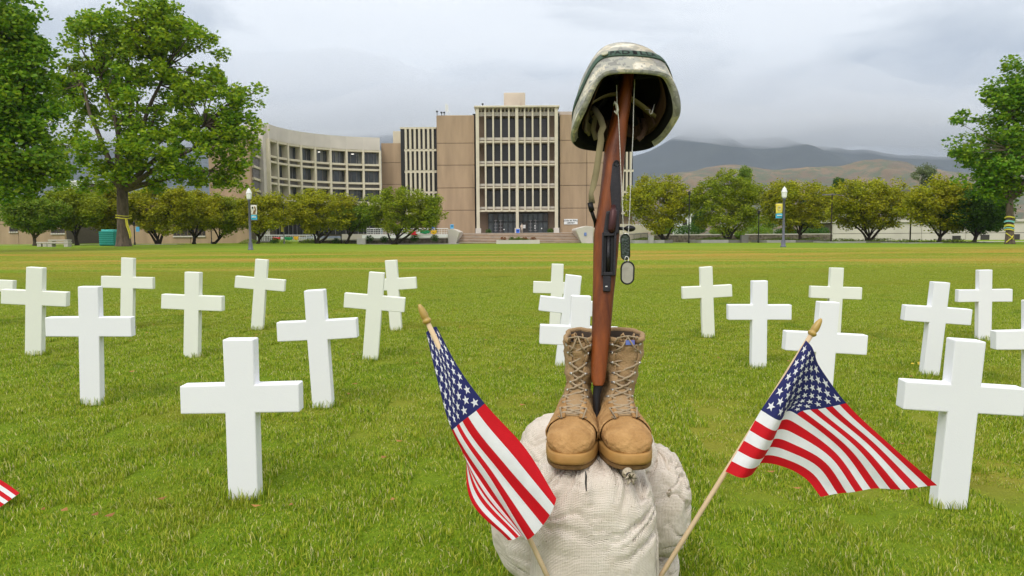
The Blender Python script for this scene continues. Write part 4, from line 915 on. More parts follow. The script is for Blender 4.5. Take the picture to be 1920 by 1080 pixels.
M['red_leaf'] = ramp_leaf('red_leaf', [(.22,.05,.02),(.30,.10,.02),(.18,.14,.03)], .6, .3)
for i, (cx, m_) in enumerate(((944,'red_leaf'),(959,'leaf_dark'),(972,'leaf_small'),(984,'red_leaf'),(1000,'red_leaf'))):
    p = at(cx, 449, 85.5); n = 260; q = rng.normal(size=(n, 3)); q /= np.linalg.norm(q, axis=1)[:, None]; q *= (rng.random(n)**.4)[:, None]*np.array([.36, .3, .26])
    me = np_mesh('planter_bush', *leaf_quads(q, rng.uniform(.03, .08, n)), M[m_]); o = bpy.data.objects.new('planter_bush', me); COL.objects.link(o); o.location = p+Vector((0, 0, .1))
    props(o, ['reddish bush at the left end of the planter before the steps','taller dark green bush, second in the planter before the steps','yellow green bush in the middle of the planter before the steps','reddish bush right of the yellow green one in the planter','reddish bush at the right end of the planter before the steps'][i], 'bush', 'bushes in the planter before the steps')
for i, (cx, cy, Y) in enumerate(((777,447,87),(815,447,87),(693,447,88),(515,452,88),(916,434,114),(1032,433,114),(720,449,87.5),(630,452,88))):
    p = at(cx, cy, Y); n = 420; q = rng.normal(size=(n, 3)); q /= np.linalg.norm(q, axis=1)[:, None]; q *= (rng.random(n)**.4)[:, None]*np.array([.55, .4, .42])
    me = np_mesh('bush', *leaf_quads(q, rng.uniform(.05, .1, n)), M['leaf_dark']); o = bpy.data.objects.new('bush', me); COL.objects.link(o); o.location = p
    props(o, ['dark bush on the rubble wall under the red banner','dark bush on the rubble wall under the yellow banner','round bush between the grey block and the widest round tree','dark purple green bush before the shorter railing','bush beside the left end of the entrance','bush beside the right end of the entrance','small bush on the rubble wall behind leaning stems','small bush behind the forked tree before the facade'][i], 'bush')
# hedge strip on the left below the railing
p0, p1 = at(440, 456, 89), at(600, 456, 89)
ground_cover('hedge', 'low green hedge strip below the shorter white railing', p0.x, p1.x, 88.6, 89.8, .05, 5200, .75, None, M['leaf_small'])
# ------------------------------------------------------------------ lamp posts with banners
M['lamp_metal'] = mat('lamp_metal', (.13,.13,.17), .5, .15, 3); M['lamp_glass'] = mat('lamp_glass', (.80,.80,.78), .35, .04)
M['banner_teal'] = mat('banner_blue', (.06,.42,.62), .8, .1); M['banner_yellow'] = mat('banner_yellow', (.72,.60,.10), .8, .12); M['banner_pale'] = mat('banner_pale', (.62,.60,.52), .8, .3, 6); M['brown_ink'] = mat('brown_ink', (.25,.14,.05), .8)
def lamp(px, pyb, pyt, side, label, top_m):
    Y = 50; b = at(px, pyb, Y); zt = at(px, pyt, Y).z; z0 = gz(b.x, Y); H_ = zt-z0; t = thing('street_lamp', label, 'street lamp', (b.x, Y, z0), 'white topped lamp posts at the far side of the lawn')
    x = b.x; mb = MB(); mb.lathe([(.20,-.05),(.20,.06),(.15,.10),(.14,.42),(.11,.5),(.085,.55),(.075,H_-.95),(.10,H_-.93),(.10,H_-.86),(.13,H_-.80)], (x, Y, z0), 14); mb.build('post', M['lamp_metal'], t, smooth=True)
    mb = MB(); mb.lathe([(.12,H_-.80),(.165,H_-.74),(.19,H_-.45),(.205,H_-.40)], (x, Y, z0), 8); mb.build('lantern', M['lamp_glass'], t)
    mb = MB(); mb.lathe([(.215,H_-.39),(.20,H_-.35),(.12,H_-.14),(.03,H_-.04),(.02,H_)], (x, Y, z0), 8); mb.build('cap', M['white_paint'], t)
    bz = zt-(.0)-1.18 if side < 0 else zt-1.2
    x0, x1 = (x-.10, x-.56) if side < 0 else (x+.10, x+.52)
    for z in (bz+.02, bz-1.03): mb = MB(); mb.tube([(x, Y, z), (x1+side*.05, Y, z)], .018, 6); mb.build('banner_arm', M['lamp_metal'], t)
    def fn(za, zb): return lambda u, v: (x0+(x1-x0)*u, Y-.02*math.sin(v*5+u*3), za+(zb-za)*v)
    split = bz-.68
    for nm, za, zb, m_ in (('banner_top', bz, split, top_m), ('banner_foot', split, bz-1.0, M['banner_teal'])):
        mb = MB(); mb.grid(fn(za, zb), 6, 6); o = mb.build(nm, m_, t, smooth=True); md = o.modifiers.new('thick', 'SOLIDIFY'); md.thickness = .008
    mb = MB(); cx = (x0+x1)/2
    if side > 0:
        mb.lathe([(.0,0),(.055,.02),(.06,.12),(.03,.16),(0,.17)], (cx-.09, Y-.0, bz-.25), 8); mb.build('banner_emblem', M['dark_metal'], t)
        mb = MB(); mb.tube([(cx+.05, Y-.03, bz-.08), (cx+.11, Y-.03, bz-.3), (cx+.05, Y-.03, bz-.6)], .035, 5); mb.tube([(cx-.05, Y-.03, bz-.6), (cx+.03, Y-.03, bz-.35)], .03, 5); mb.build('banner_figure', M['brown_ink'], t)
    else:
        mb.tube([(cx+.10*math.cos(a*.5), Y-.035, bz-.32+.12*math.sin(a*.5)) for a in range(13)], .02, 5); mb.build('banner_emblem', M['banner_pale'], t)
    mb = MB(); mb.box(min(x0,x1)+.06, max(x0,x1)-.06, Y-.045, Y-.03, split-.16, split-.10); mb.build('banner_line', M['cloth_white'], t)
    return t
lamp(470, 467.5, 352, 1, 'grey lamp post with white lantern and a picture and blue banner, at the left', M['banner_pale'])
lamp(1468.5, 465, 349.5, -1, 'grey lamp post with white lantern and a yellow and blue banner, at the right', M['banner_yellow'])
def pole(px, pyb, pyt, Y, label, r=.055, head=None, m='dark_metal'):
    b = at(px, pyb, Y); zt = at(px, pyt, Y).z; z0 = gz(b.x, Y); t = thing('light_pole', label, 'pole', (b.x, Y, z0), 'thin dark poles behind the lawn')
    mb = MB(); mb.lathe([(r*2, 0), (r*1.9, .25), (r*1.2, .3), (r, zt-z0)], (b.x, Y, z0), 8); mb.build('post', M[m], t)
    mb = MB()
    if head == 'T': mb.box(b.x-.95, b.x-.08, Y-.15, Y+.15, zt-.12, zt); mb.box(b.x+.08, b.x+.95, Y-.15, Y+.15, zt-.12, zt); mb.box(b.x-.1, b.x+.1, Y-.05, Y+.05, zt-.09, zt+.06)
    else: mb.lathe([(r*1.3, 0), (r*2.6, .1), (r*2.6, .35), (r, .45)], (b.x, Y, zt), 8)
    mb.build('lamp_head', M['grey_louvre' if head == 'T' else m], t)
pole(1291.5, 455, 366, 80, 'thin dark pole between the two round trees right of the rifle')
pole(1422, 457, 402, 79, 'short dark pole left of the right lamp post')
pole(1558, 459, 364, 74, 'T headed pole left of the widest right planter', .06, 'T', 'bark_dark')
pole(1706, 461, 356, 70, 'T headed pole between the two grey planters at the right', .06, 'T', 'bark_dark')
pole(533, 462, 376, 82, 'thin pale pole with a small banner before the curved facade', .05, None, 'grey_louvre')
pole(253, 462, 424, 76, 'short pole with a small blue sign right of the big trunk', .05, None, 'dark_metal')
pole(640, 459, 374, 88, 'T headed pole before the curved facade between two round trees', .05, 'T', 'bark_dark')
pole(397, 462, 372, 84, 'thin dark pole behind the trees left of the left lamp', .05, None, 'grey_louvre')
pole(66+0, 462, 400, 78, 'thin dark pole behind the young tree at the far left', .05, None, 'bark_dark')
mb = MB(); p = at(255.5, 428, 75.8); mb.box(p.x-.05, p.x+.32, 75.8, 75.83, p.z-.35, p.z+.15); o = mb.build('pole_sign', M['sky_blue']); props(o, 'small blue sign on the short pole by the big trunk', 'sign')
mb = MB(); p = at(529.5, 426, 81.8); mb.box(p.x-.18, p.x+.1, 81.8, 81.83, p.z-.5, p.z+.5); o = mb.build('pole_banner', M['banner_yellow']); props(o, 'small faded banner on the pale pole before the facade', 'banner')
# ------------------------------------------------------------------ teal kiosk, benches
M['teal'] = mat('teal_paint', (.02,.28,.24), .5, .1); M['teal_light'] = mat('teal_light', (.10,.55,.50), .5, .1)
p = at(201, 462, 68); z0 = gz(p.x, 68); tk = thing('teal_kiosk', 'teal louvred box with light blue edge lines, left of the big trunk', 'kiosk', (p.x, 68, z0))
zt = at(201, 434, 68).z; x0, x1 = at(186, 450, 68).x, at(214, 450, 68).x
mb = MB(); mb.box(x0, x1, 68.05, 69.3, z0, zt); mb.build('body', M['teal'], tk, bevel=.04)
for k in range(7):
    h = (zt-z0)/7.3; mb = MB(); mb.box(x0+.03, x1-.03, 67.93, 68.03, z0+.08+h*k, z0+.08+h*k+h*.62); mb.build('slat', M['teal'], tk, bevel=.01, seg=1)
    mb = MB(); mb.box(x0+.03, x1-.03, 67.90, 68.02, z0+.08+h*k+h*.66, z0+.08+h*k+h*.84); mb.build('slat_edge', M['teal_light'], tk)
mb = MB(); mb.box(x0+.12, x1-.12, 68.15, 69.1, zt, zt+.18); mb.build('top_cap', M['teal_light'], tk, bevel=.04)
M['bench'] = mat('bench_concrete', (.48,.44,.38), .85, .1, 2)
def bench(px0, px1, Y, h, label, n=2):
    a, b = at(px0, 462, Y), at(px1, 462, Y); z = gz(a.x, Y); t = thing('concrete_bench', label, 'bench', ((a.x+b.x)/2, Y, z), 'pale concrete benches at the far left')
    mb = MB(); mb.box(a.x, b.x, Y, Y+.6, z+h-.14, z+h); mb.build('seat', M['bench'], t, bevel=.02, seg=1)
    for x in (a.x+.05, b.x-.4): mb = MB(); mb.box(x, x+.35, Y+.03, Y+.57, z-.05, z+h-.15); mb.build('leg', M['bench'], t)
bench(68, 88, 64, .42, 'low concrete bench block nearest the left edge'); bench(88, 128, 62, .42, 'longest pale concrete bench with open space beneath'); bench(90, 128, 68, .62, 'raised concrete bench behind the longest one')
mb = MB(); 
mb.box(at(128, 456, 80).x, at(340, 456, 80).x, 79, 81, -.2, .30); mb.box(at(-200, 456, 80).x, at(68, 456, 80).x, 84.95, 86, -.2, .26); o = mb.build('garden_path', M['path']); props(o, kind='structure')
# person at the entrance
def skin_person():
    p = at(978.5, 438.6, 113); me = bpy.data.meshes.new('body'); v = [(0,0,.86),(0,0,1.05),(0,0,1.30),(0,.0,1.42),(0,-.02,1.52),(0,-.03,1.62),(-.17,0,1.33),(-.22,-.05,1.08),(-.12,-.24,1.0),(.17,0,1.33),(.22,-.05,1.08),(.12,-.24,1.0),(-.09,0,.82),(-.11,-.03,.45),(-.12,.02,.08),(-.12,-.13,.03),(.09,0,.82),(.11,-.03,.45),(.12,.02,.08),(.12,-.13,.03)]
    e = [(0,1),(1,2),(2,3),(3,4),(4,5),(2,6),(6,7),(7,8),(2,9),(9,10),(10,11),(0,12),(12,13),(13,14),(14,15),(0,16),(16,17),(17,18),(18,19)]
    rad = [.15,.14,.15,.06,.085,.08,.06,.045,.035,.06,.045,.035,.09,.06,.045,.04,.09,.06,.045,.04]
    me.from_pydata(v, e, []); t = thing('person', 'person in pale clothes standing right of the library centre column', 'person', p)
    o = bpy.data.objects.new('body', me); COL.objects.link(o); o.parent = t; md = o.modifiers.new('skin', 'SKIN'); me.skin_vertices.new() if not me.skin_vertices else 0
    for i, r in enumerate(rad): me.skin_vertices[0].data[i].radius = (r, r*.8)
    me.skin_vertices[0].data[0].use_root = True
    s = o.modifiers.new('sub', 'SUBSURF'); s.levels = 1; s.render_levels = 1; me.materials.append(mat('pale_clothes', (.50,.40,.32), .8, .3, 3))
    mb = MB(); mb.lathe([(.0,0),(.085,.01),(.095,.06),(.07,.12),(0,.14)], (p.x, p.y+.0, p.z+1.58), 10); mb.build('hair', M['bark_dark'], t, smooth=True)
skin_person()
# ------------------------------------------------------------------ memorial: sandbags
def burlap():
    m = mat('burlap', (.60,.51,.42), .95, .1, 5, 0, col2=(.82,.745,.65)); t = m.node_tree; bs = t.nodes['Principled BSDF']; nn = t.nodes.new; ll = t.links.new
    tcn = t.nodes['Texture Coordinate']; mpn = t.nodes['Mapping']
    # brown soil stains
    n1 = nn('ShaderNodeTexNoise'); n1.inputs['Scale'].default_value = 5.5; n1.inputs['Detail'].default_value = 8; n1.inputs['Roughness'].default_value = .75; ll(mpn.outputs[0], n1.inputs[0])
    r = nn('ShaderNodeValToRGB'); ll(n1.outputs[0], r.inputs[0]); r.color_ramp.elements[0].position = .52; r.color_ramp.elements[1].position = .72
    mx = nn('ShaderNodeMix'); mx.data_type = 'RGBA'; old = bs.inputs['Base Color'].links[0].from_socket
    mu = nn('ShaderNodeMath'); mu.operation = 'MULTIPLY'; mu.inputs[1].default_value = .6; ll(r.outputs[0], mu.inputs[0]); ll(mu.outputs[0], mx.inputs[0]); ll(old, mx.inputs[6]); mx.inputs[7].default_value = (.42,.32,.20,1)
    sp = nn('ShaderNodeTexNoise'); sp.inputs['Scale'].default_value = 160; sp.inputs['Detail'].default_value = 2; ll(mpn.outputs[0], sp.inputs[0])
    r3 = nn('ShaderNodeValToRGB'); ll(sp.outputs[0], r3.inputs[0]); r3.color_ramp.elements[0].position = .68; r3.color_ramp.elements[1].position = .78
    mx2 = nn('ShaderNodeMix'); mx2.data_type = 'RGBA'; ll(r3.outputs[0], mx2.inputs[0]); ll(mx.outputs[2], mx2.inputs[6]); mx2.inputs[7].default_value = (.36,.28,.20,1)
    ll(mx2.outputs[2], bs.inputs['Base Color'])
    w1 = nn('ShaderNodeTexWave'); w1.bands_direction = 'X'; w1.inputs['Scale'].default_value = 95; w1.inputs['Distortion'].default_value = 2.5; w1.inputs['Detail'].default_value = 2; w1.inputs['Detail Scale'].default_value = 1.5
    w2 = nn('ShaderNodeTexWave'); w2.bands_direction = 'Z'; w2.inputs['Scale'].default_value = 110; w2.inputs['Distortion'].default_value = 2.5; w2.inputs['Detail'].default_value = 2
    ll(mpn.outputs[0], w1.inputs[0]); ll(mpn.outputs[0], w2.inputs[0])
    ad_ = nn('ShaderNodeMath'); ad_.operation = 'ADD'; ll(w1.outputs['Fac'], ad_.inputs[0]); ll(w2.outputs['Fac'], ad_.inputs[1])
    b1_ = nn('ShaderNodeBump'); b1_.inputs['Strength'].default_value = .6; b1_.inputs['Distance'].default_value = .0016; ll(ad_.outputs[0], b1_.inputs['Height'])
    n2 = nn('ShaderNodeTexNoise'); n2.inputs['Scale'].default_value = 20; n2.inputs['Detail'].default_value = 5; n2.inputs['Distortion'].default_value = 1.2; ll(mpn.outputs[0], n2.inputs[0])
    b2_ = nn('ShaderNodeBump'); b2_.inputs['Strength'].default_value = .30; b2_.inputs['Distance'].default_value = .010; ll(n2.outputs[0], b2_.inputs['Height']); ll(b1_.outputs[0], b2_.inputs['Normal'])
    ll(b2_.outputs[0], bs.inputs['Normal']); return m
M['burlap'] = burlap(); M['ruffle'] = mat('ruffle_cloth', (.45,.38,.28), .95, .2, 40, .4, 300)
def spow(v, e): return math.copysign(abs(v)**e, v)
def bag_mb(c, r, ez=.75, exy=.8, yaw=0, seed=0, lump=.10, creases=(), nu=120, nv=150, flat_z=None):
    mb = MB(); cy, sy = math.cos(yaw), math.sin(yaw); R = []
    for i in range(nu+1):
        a = -PI/2+PI*i/nu; row = []
        for j in range(nv):
            b = 2*PI*j/nv
            x = spow(math.cos(a), ez)*spow(math.cos(b), exy); y = spow(math.cos(a), ez)*spow(math.sin(b), exy); z = spow(math.sin(a), ez)
            n = mnoise.fractal(Vector((x*1.2+seed, y*1.2, z*1.2+seed)), 1, 2, 3)*lump
            wp = mnoise.noise(Vector((x*1.3+seed, y*1.3, z*2.1)))
            top_ = sstep(.25, .95, z); rid = lambda q: 1-min(1, abs(q)*2.2)
            wr = -.085*top_*rid(math.sin(b*5.5+wp*3.2+seed))*(.45+.55*abs(wp))-.030*top_*rid(math.sin(b*13+wp*5))
            wr += -.075*rid(mnoise.noise(Vector((b*.55+seed, z*4.2+wp*2.2, seed)))*3.2)*(.35+.65*sstep(-.2, .9, math.cos(b)))
            wr += -.014*rid(mnoise.noise(Vector((b*1.1+seed, z*9+wp*3, seed+4)))*3.0)*sstep(.1, .9, abs(math.cos(b)))
            wr += .006*mnoise.noise(Vector((x*6, y*6+seed, z*9)))
            s = 1+n+wr
            for (ca, cb, dx, amp, wd) in creases:         # gathered folds
                pass
            p = Vector((x*r[0]*s, y*r[1]*s, z*r[2]*s)); p = Vector((p.x*cy-p.y*sy, p.x*sy+p.y*cy, p.z)); q = p+Vector(c)
            if flat_z is not None and q.z > flat_z: q.z = flat_z+(q.z-flat_z)*.25
            row.append(q)
        R.append(row)
    mb.rings(R); return mb
def bag(label, c, r, ties=(), **k):
    t = thing('sandbag', label, 'sandbag', c, 'burlap sandbags stacked under the boots')
    bag_mb(c, r, **k).build('sack', M['burlap'], t, smooth=True)
    for p, d, s in ties:                                  # tied neck: ruffled cloth spreading from a string
        p, d = Vector(p), Vector(d).normalized(); u = d.orthogonal().normalized(); v = d.cross(u); mb = MB(); R = []
        for i in range(7):
            q = i/6; rad = s*(.95-.62*math.sin(min(1, q*1.6)*PI*.62) if q < .45 else .30+.95*(q-.45)); row = []
            for j in range(40):
                a = 2*PI*j/40; rr = rad*(1+.38*q*math.sin(a*6+.8)+.18*q*math.sin(a*11)); row.append(p+d*(s*(2.1*q-.5)+.25*s*q*math.sin(a*5))+u*math.cos(a)*rr+v*math.sin(a)*rr)
            R.append(row)
        mb.rings(R, False, False); o = mb.build('neck_ruffle', M['ruffle'], t, smooth=True); md = o.modifiers.new('thick', 'SOLIDIFY'); md.thickness = .0015
        mb = MB(); q = p+d*s*.45; mb.tube([q+u*math.cos(a)*s*.40+v*math.sin(a)*s*.40 for a in [2*PI*k_/14 for k_ in range(15)]], .0022, 5); mb.build('tie_string', M['string'], t)
    return t
M['string'] = mat('dark_string', (.05,.045,.04), .8)
SOLE = .400
pf = at(1110, 990, 1.52); pb = at(1103, 850, 1.78); pr = at(1238, 962, 1.72); pl_ = at(1003, 985, 1.62); pr2 = at(1236, 1035, 1.72)
bag('rear sandbag on top of the pile, behind and beneath the boots', (pb.x, 1.80, .275), (.182, .20, .135), ez=.62, seed=1.3, lump=.06, flat_z=SOLE)
bag('biggest front sandbag facing the camera with soil stains', (pf.x-.002, 1.53, .185), (.137, .165, .222), ez=.58, exy=.72, seed=2.2, lump=.05, flat_z=SOLE+.002, ties=(((at(1178, 889, 1.40)).to_tuple(), (.15, -1, -.15), .012),))
bag('bulging sandbag at the right side of the pile with a dark tie', (pr.x-.012, 1.74, .225), (.082, .15, .125), ez=.8, seed=3.1, lump=.07, ties=(((at(1243, 921, 1.62)).to_tuple(), (.9, -.5, -.15), .011),))
bag('sandbag low at the left of the pile behind the left flag', (pl_.x+.020, 1.62, .205), (.115, .14, .115), ez=.7, seed=4.4, lump=.07, yaw=.3)
bag('lowest right sandbag with only its crumpled end showing', (pr2.x-.03, 1.78, .055), (.085, .14, .062), ez=.7, seed=5.2, lump=.10)
mb = MB(); q = [at(1099+dx, y, Yq) for dx, y, Yq in ((-1, 884, 1.378), (0, 893, 1.368), (-.6, 905, 1.363), (.5, 921, 1.358))]; mb.tube(q, [.0012,.0022,.0022,.0012], 6); o = mb.build('dark_cord', M['string']); props(o, 'short dark cord end hanging on the front sandbag below the left boot', 'cord')

# ------------------------------------------------------------------ boots
M['suede_toe'] = mat('suede_toe', (.33,.175,.060), .9, .2, 32, .55, 70, col2=(.50,.29,.115), detail=9)
M['suede'] = mat('suede_upper', (.31,.165,.058), .9, .2, 30, .6, 80, col2=(.49,.295,.125), detail=9)
M['boot_cloth'] = mat('boot_nylon', (.30,.19,.090), .9, .15, 12, .3, 260, col2=(.40,.265,.14))
M['sole_mid'] = mat('sole_mid', (.38,.205,.060), .6, .15, 20, .1, 60); M['sole_out'] = mat('sole_out', (.17,.095,.035), .8, .3, 20, .3, 60)
M['lace'] = mat('lace', (.34,.26,.17), .9, .15, 60); M['eyelet'] = mat('eyelet', (.62,.60,.55), .35, .1, metal=.7); M['boot_dark'] = mat('boot_inside', (.05,.035,.025), .95)
M['tag_blue'] = mat('tongue_label', (.22,.12,.42), .6, .1, 20, col2=(.10,.22,.55))
ST = [((.050,.232),(-.060,.243),.041),((.050,.210),(-.064,.219),.0415),((.048,.178),(-.069,.178),.040),((.051,.148),(-.073,.138),.0335),((.060,.126),(-.079,.098),.0335),((.073,.113),(-.087,.060),.0365),
      ((.092,.104),(-.088,.034),.0395),((.112,.096),(-.070,.026),.043),((.135,.0885),(.000,.026),.048),((.158,.0815),(.070,.026),.0515),((.180,.077),(.12,.026),.0535),((.200,.073),(.16,.026),.0535),
      ((.216,.066),(.19,.026),.0500),((.228,.055),(.211,.026),.0415),((.235,.043),(.224,.028),.028),((.238,.034),(.234,.030),.008)]
def crv(tab, t):
    t = max(0, min(len(tab)-1.0001, t)); i = int(t); f = t-i; g = lambda k: tab[max(0, min(len(tab)-1, k))]
    a, b, c, d = g(i-1), g(i), g(i+1), g(i+2)
    return [.5*((2*q)+(r-p)*f+(2*p-5*q+4*r-s)*f*f+(3*q-p-3*r+s)*f**3) for p, q, r, s in zip(a, b, c, d)]
FL = [(*f, *b, w_) for f, b, w_ in ST]
def boot(label, loc, yaw, lean, slouch, seed, wide):
    B = thing('combat_boot', label, 'boot', loc, 'tan combat boots standing on the sandbags'); B.rotation_euler = (0, 0, yaw)
    def pt(t, ang, off=0):
        fy, fz, by, bz, w_ = crv(FL, t); sh = 1-sstep(3, 6, t); w_ *= (1+(wide-1)*sh)*.945
        c = Vector((0, (fy+by)/2, (fz+bz)/2)); h = Vector((0, (fy-by)/2, (fz-bz)/2)); hl = h.length; hd = h/hl
        e_ = .80 if t > 4 else .9
        x = spow(math.sin(ang), e_)*(w_+off); k = spow(math.cos(ang), e_)*(hl+off); p = c+hd*k; p.x = x
        d_ = mnoise.noise(Vector((math.sin(ang)*1.5+seed, math.cos(ang)*1.5, t*.9)))*.0075*sh + mnoise.noise(Vector((math.sin(ang)*2+seed, t*2.4, math.cos(ang)*2)))*.0062*(sh+.15)
        p += Vector((math.sin(ang), math.cos(ang)*hd.y, math.cos(ang)*hd.z))*d_
        s = max(0, p.z-.07)/.2; p.x += lean*s**1.2+slouch*math.sin(s*4)*sh; 
        return Vector((p.x, -p.y, p.z))                  # toe points to -Y
    nA = 44; ts = [i*.25 for i in range(61)]
    mb = MB(); mb.rings([[pt(t, 2*PI*k/nA) for k in range(nA)] for t in ts], False, True); 
    # suede toe and vamp in one piece, nylon tongue zone is covered by the tongue
    o = mb.build('upper', M['suede_toe'], B, smooth=True, local=True)
    # inner lining and collar
    mb = MB(); top = [pt(0, 2*PI*k/nA) for k in range(nA)]; cc = sum(top, Vector())/nA
    R = [[p for p in top]]+[[cc+(p-cc)*s+Vector((0, 0, dz)) for p in top] for s, dz in ((.90, .001), (.86, -.02), (.80, -.07))]
    mb.rings(R, False, True); mb.build('lining', M['boot_dark'], B, smooth=True, local=True)
    g0 = .40
    def gap(t): return g0+.14*math.sin(t*1.3+seed)*(1-sstep(4, 8, t))-.18*sstep(4, 8.4, t)
    # quarters: two-piece outer shaft, open at the front
    NT, NA = 44, 40; vs = []; fs = []
    for i in range(NT+1):
        for j in range(NA+1):
            a = j/NA; q = abs(2*a-1); 
            tend = 8.5+1.7*sstep(0, .55, 1-q); t = tend*i/NT; g = gap(t); ang = g+(2*PI-2*g)*a
            vs.append(pt(t, ang, .0028))
    for i in range(NT):
        for j in range(NA): fs.append((i*(NA+1)+j, (i+1)*(NA+1)+j, (i+1)*(NA+1)+j+1, i*(NA+1)+j+1))
    mb = MB(); mb.add(vs, fs, 0); mb.m = [0 if (k//NA) > NT*.62 else 1 for k in range(len(fs))]
    o = mb.build('shaft', [M['suede'], M['boot_cloth']], B, smooth=True, local=True); md = o.modifiers.new('thick', 'SOLIDIFY'); md.thickness = .003; md.offset = 1
    mb = MB(); pts = [pt(.0, gap(0)+(2*PI-2*gap(0))*k/30, .004)+Vector((0, 0, .002)) for k in range(31)]; mb.tube(pts, .0062, 8); mb.build('collar', M['boot_cloth'], B, smooth=True, local=True)
    mb = MB()                                            # backstay and reinforcing strips on the sides
    for sgn in (-1, 1):
        for off_t in (3.3, 6.0):
            pts = [pt(off_t+.5*math.sin(k/14*2.2), sgn*(1.0+k*.13), .0062) for k in range(15)]; mb.tube(pts, .0012, 4)
        pts = [pt(8.45+1.7*sstep(0, .55, k/40), sgn*(gap(8.4)+k/40*(PI-gap(8.4))), .0045) for k in range(20)]; mb.tube(pts, .0014, 5)
    mb.build('stitching', M['suede'], B, smooth=True, local=True)
    # tongue with folded top
    mb = MB(); mb.grid(lambda u, v: pt(u*8.2, -gap(u*8.2)*1.35+2.7*gap(u*8.2)*v, .0012+.0012*math.sin(v*PI)), 34, 8); mb.build('tongue', M['boot_cloth'], B, smooth=True, local=True)
    a0 = pt(.1, -.35, -.002); a1 = pt(.1, .35, -.002)
    mb = MB(); mb.grid(lambda u, v: a0.lerp(a1, v)+Vector((.004*math.sin(v*9+seed), .012*math.sin(u*PI)+.010*math.sin(v*PI*2+seed), .016*u+.004*math.sin(v*7)*u)), 8, 14); o = mb.build('tongue_fold', M['boot_cloth'], B, smooth=True, local=True); md = o.modifiers.new('thick', 'SOLIDIFY'); md.thickness = .003
    # sole
    def outline(z, s):
        R = []
        for k in range(60):
            a = 2*PI*k/60; yy = .072+.172*spow(math.cos(a), .80)*s; u = (yy+.1)/.344
            w_ = (.042+.0155*sstep(.35, .75, u)-.004*math.sin(PI*min(1, u/.6)))*s; R.append(Vector((spow(math.sin(a), .62)*w_, -yy, z)))
        return R
    mb = MB(); mb.rings([outline(0, .955), outline(.003, .985), outline(.010, .99), outline(.0115, .965)]); mb.build('outsole', M['sole_out'], B, smooth=False, local=True)
    mb = MB(); mb.rings([outline(.0116, .97), outline(.0125, 1.0), outline(.018, 1.005), outline(.031, 1.0), outline(.0335, .985), outline(.0337, .93)]); mb.build('midsole', M['sole_mid'], B, smooth=True, local=True)
    mb = MB()                                            # heel block and tread notches
    for k in range(9):
        for s in (-1, 1): y = .17-k*.030; u = (y+.1)/.344; w_ = (.038+.0125*sstep(.35, .75, u)-.004)*.93; mb.box(s*w_-.004, s*w_+.004, -y-.010, -y+.006, -.004, .004)
    o = mb.build('tread', M['sole_out'], B, local=True); o['kind'] = 'stuff'
    # eyelets and laces
    tl = [.45, 1.15, 1.85, 2.55, 3.25, 4.0, 4.9, 5.9, 6.9, 7.8]; E = {}
    for i, t in enumerate(tl):
        for s in (-1, 1):
            ang = s*(gap(t)+.16); E[i, s] = pt(t, ang, .0075); 
            if i < 7:
                mb = MB(); p = pt(t, ang, .006); q = pt(t, ang+s*.16, .006); mb.tube([p.lerp(q, -.2), q], [.0034, .0026], 8); mb.tube([pt(t-.10, ang, .0085), pt(t+.10, ang, .0085)], .0017, 6); mb.build('eyelet', M['eyelet'], B, smooth=True, local=True)
    def arc(p, q, lift, n=8): return [p.lerp(q, k/n)+Vector((0, -lift*math.sin(PI*k/n), .001*math.sin(k*2+seed))) for k in range(n+1)]
    mb = MB()
    for i in range(len(tl)-1):
        for s in (-1, 1): mb.tube(arc(E[i, s], E[i+1, -s], .004+.0035*(s > 0)+.002*math.sin(i*3+seed)), .0026, 6)
    mb.tube(arc(E[9, -1], E[9, 1], .003), .0021, 6)
    x0 = pt(7.8, 0, .006)
    for s in (-1, 1):
        mb.tube([E[8, s], E[8, s]+Vector((s*.006, -.008, .002)), x0+Vector((s*.022, -.016, -.008)), x0+Vector((s*.030, -.010, -.006))], .0019, 6)
        # loop round the tongue at the top
        p = E[0, s]; q = pt(.0, s*.15, .004)+Vector((0, 0, .008)); mb.tube([p, p.lerp(q, .5)+Vector((s*.004, -.009, .010)), q+Vector((-s*.006, -.004, .006)), pt(.5, -s*.2, .012), E[1, -s]], .0021, 6)
    mb.build('laces', M['lace'], B, smooth=True, local=True)
    if wide > 1:
        mb = MB(); p = pt(.25, .08, .006); mb.box(p.x-.010, p.x+.010, p.y-.003, p.y+.001, p.z-.001, p.z+.009); mb.build('tongue_label', M['tag_blue'], B, local=True)
    return B
pL = at(1079, 868, 1.49); pR = at(1163, 866, 1.49)
boot('left tan suede combat boot with its narrow shaft leaning against the rifle', (pL.x+.017, 1.652, SOLE+.001), math.radians(-9), .008, .004, 1.1, .74)
boot('right tan suede combat boot with wide open collar and looped laces', (pR.x+.006, 1.652, SOLE+.001), math.radians(2), .032, .005, 6.4, 1.06)

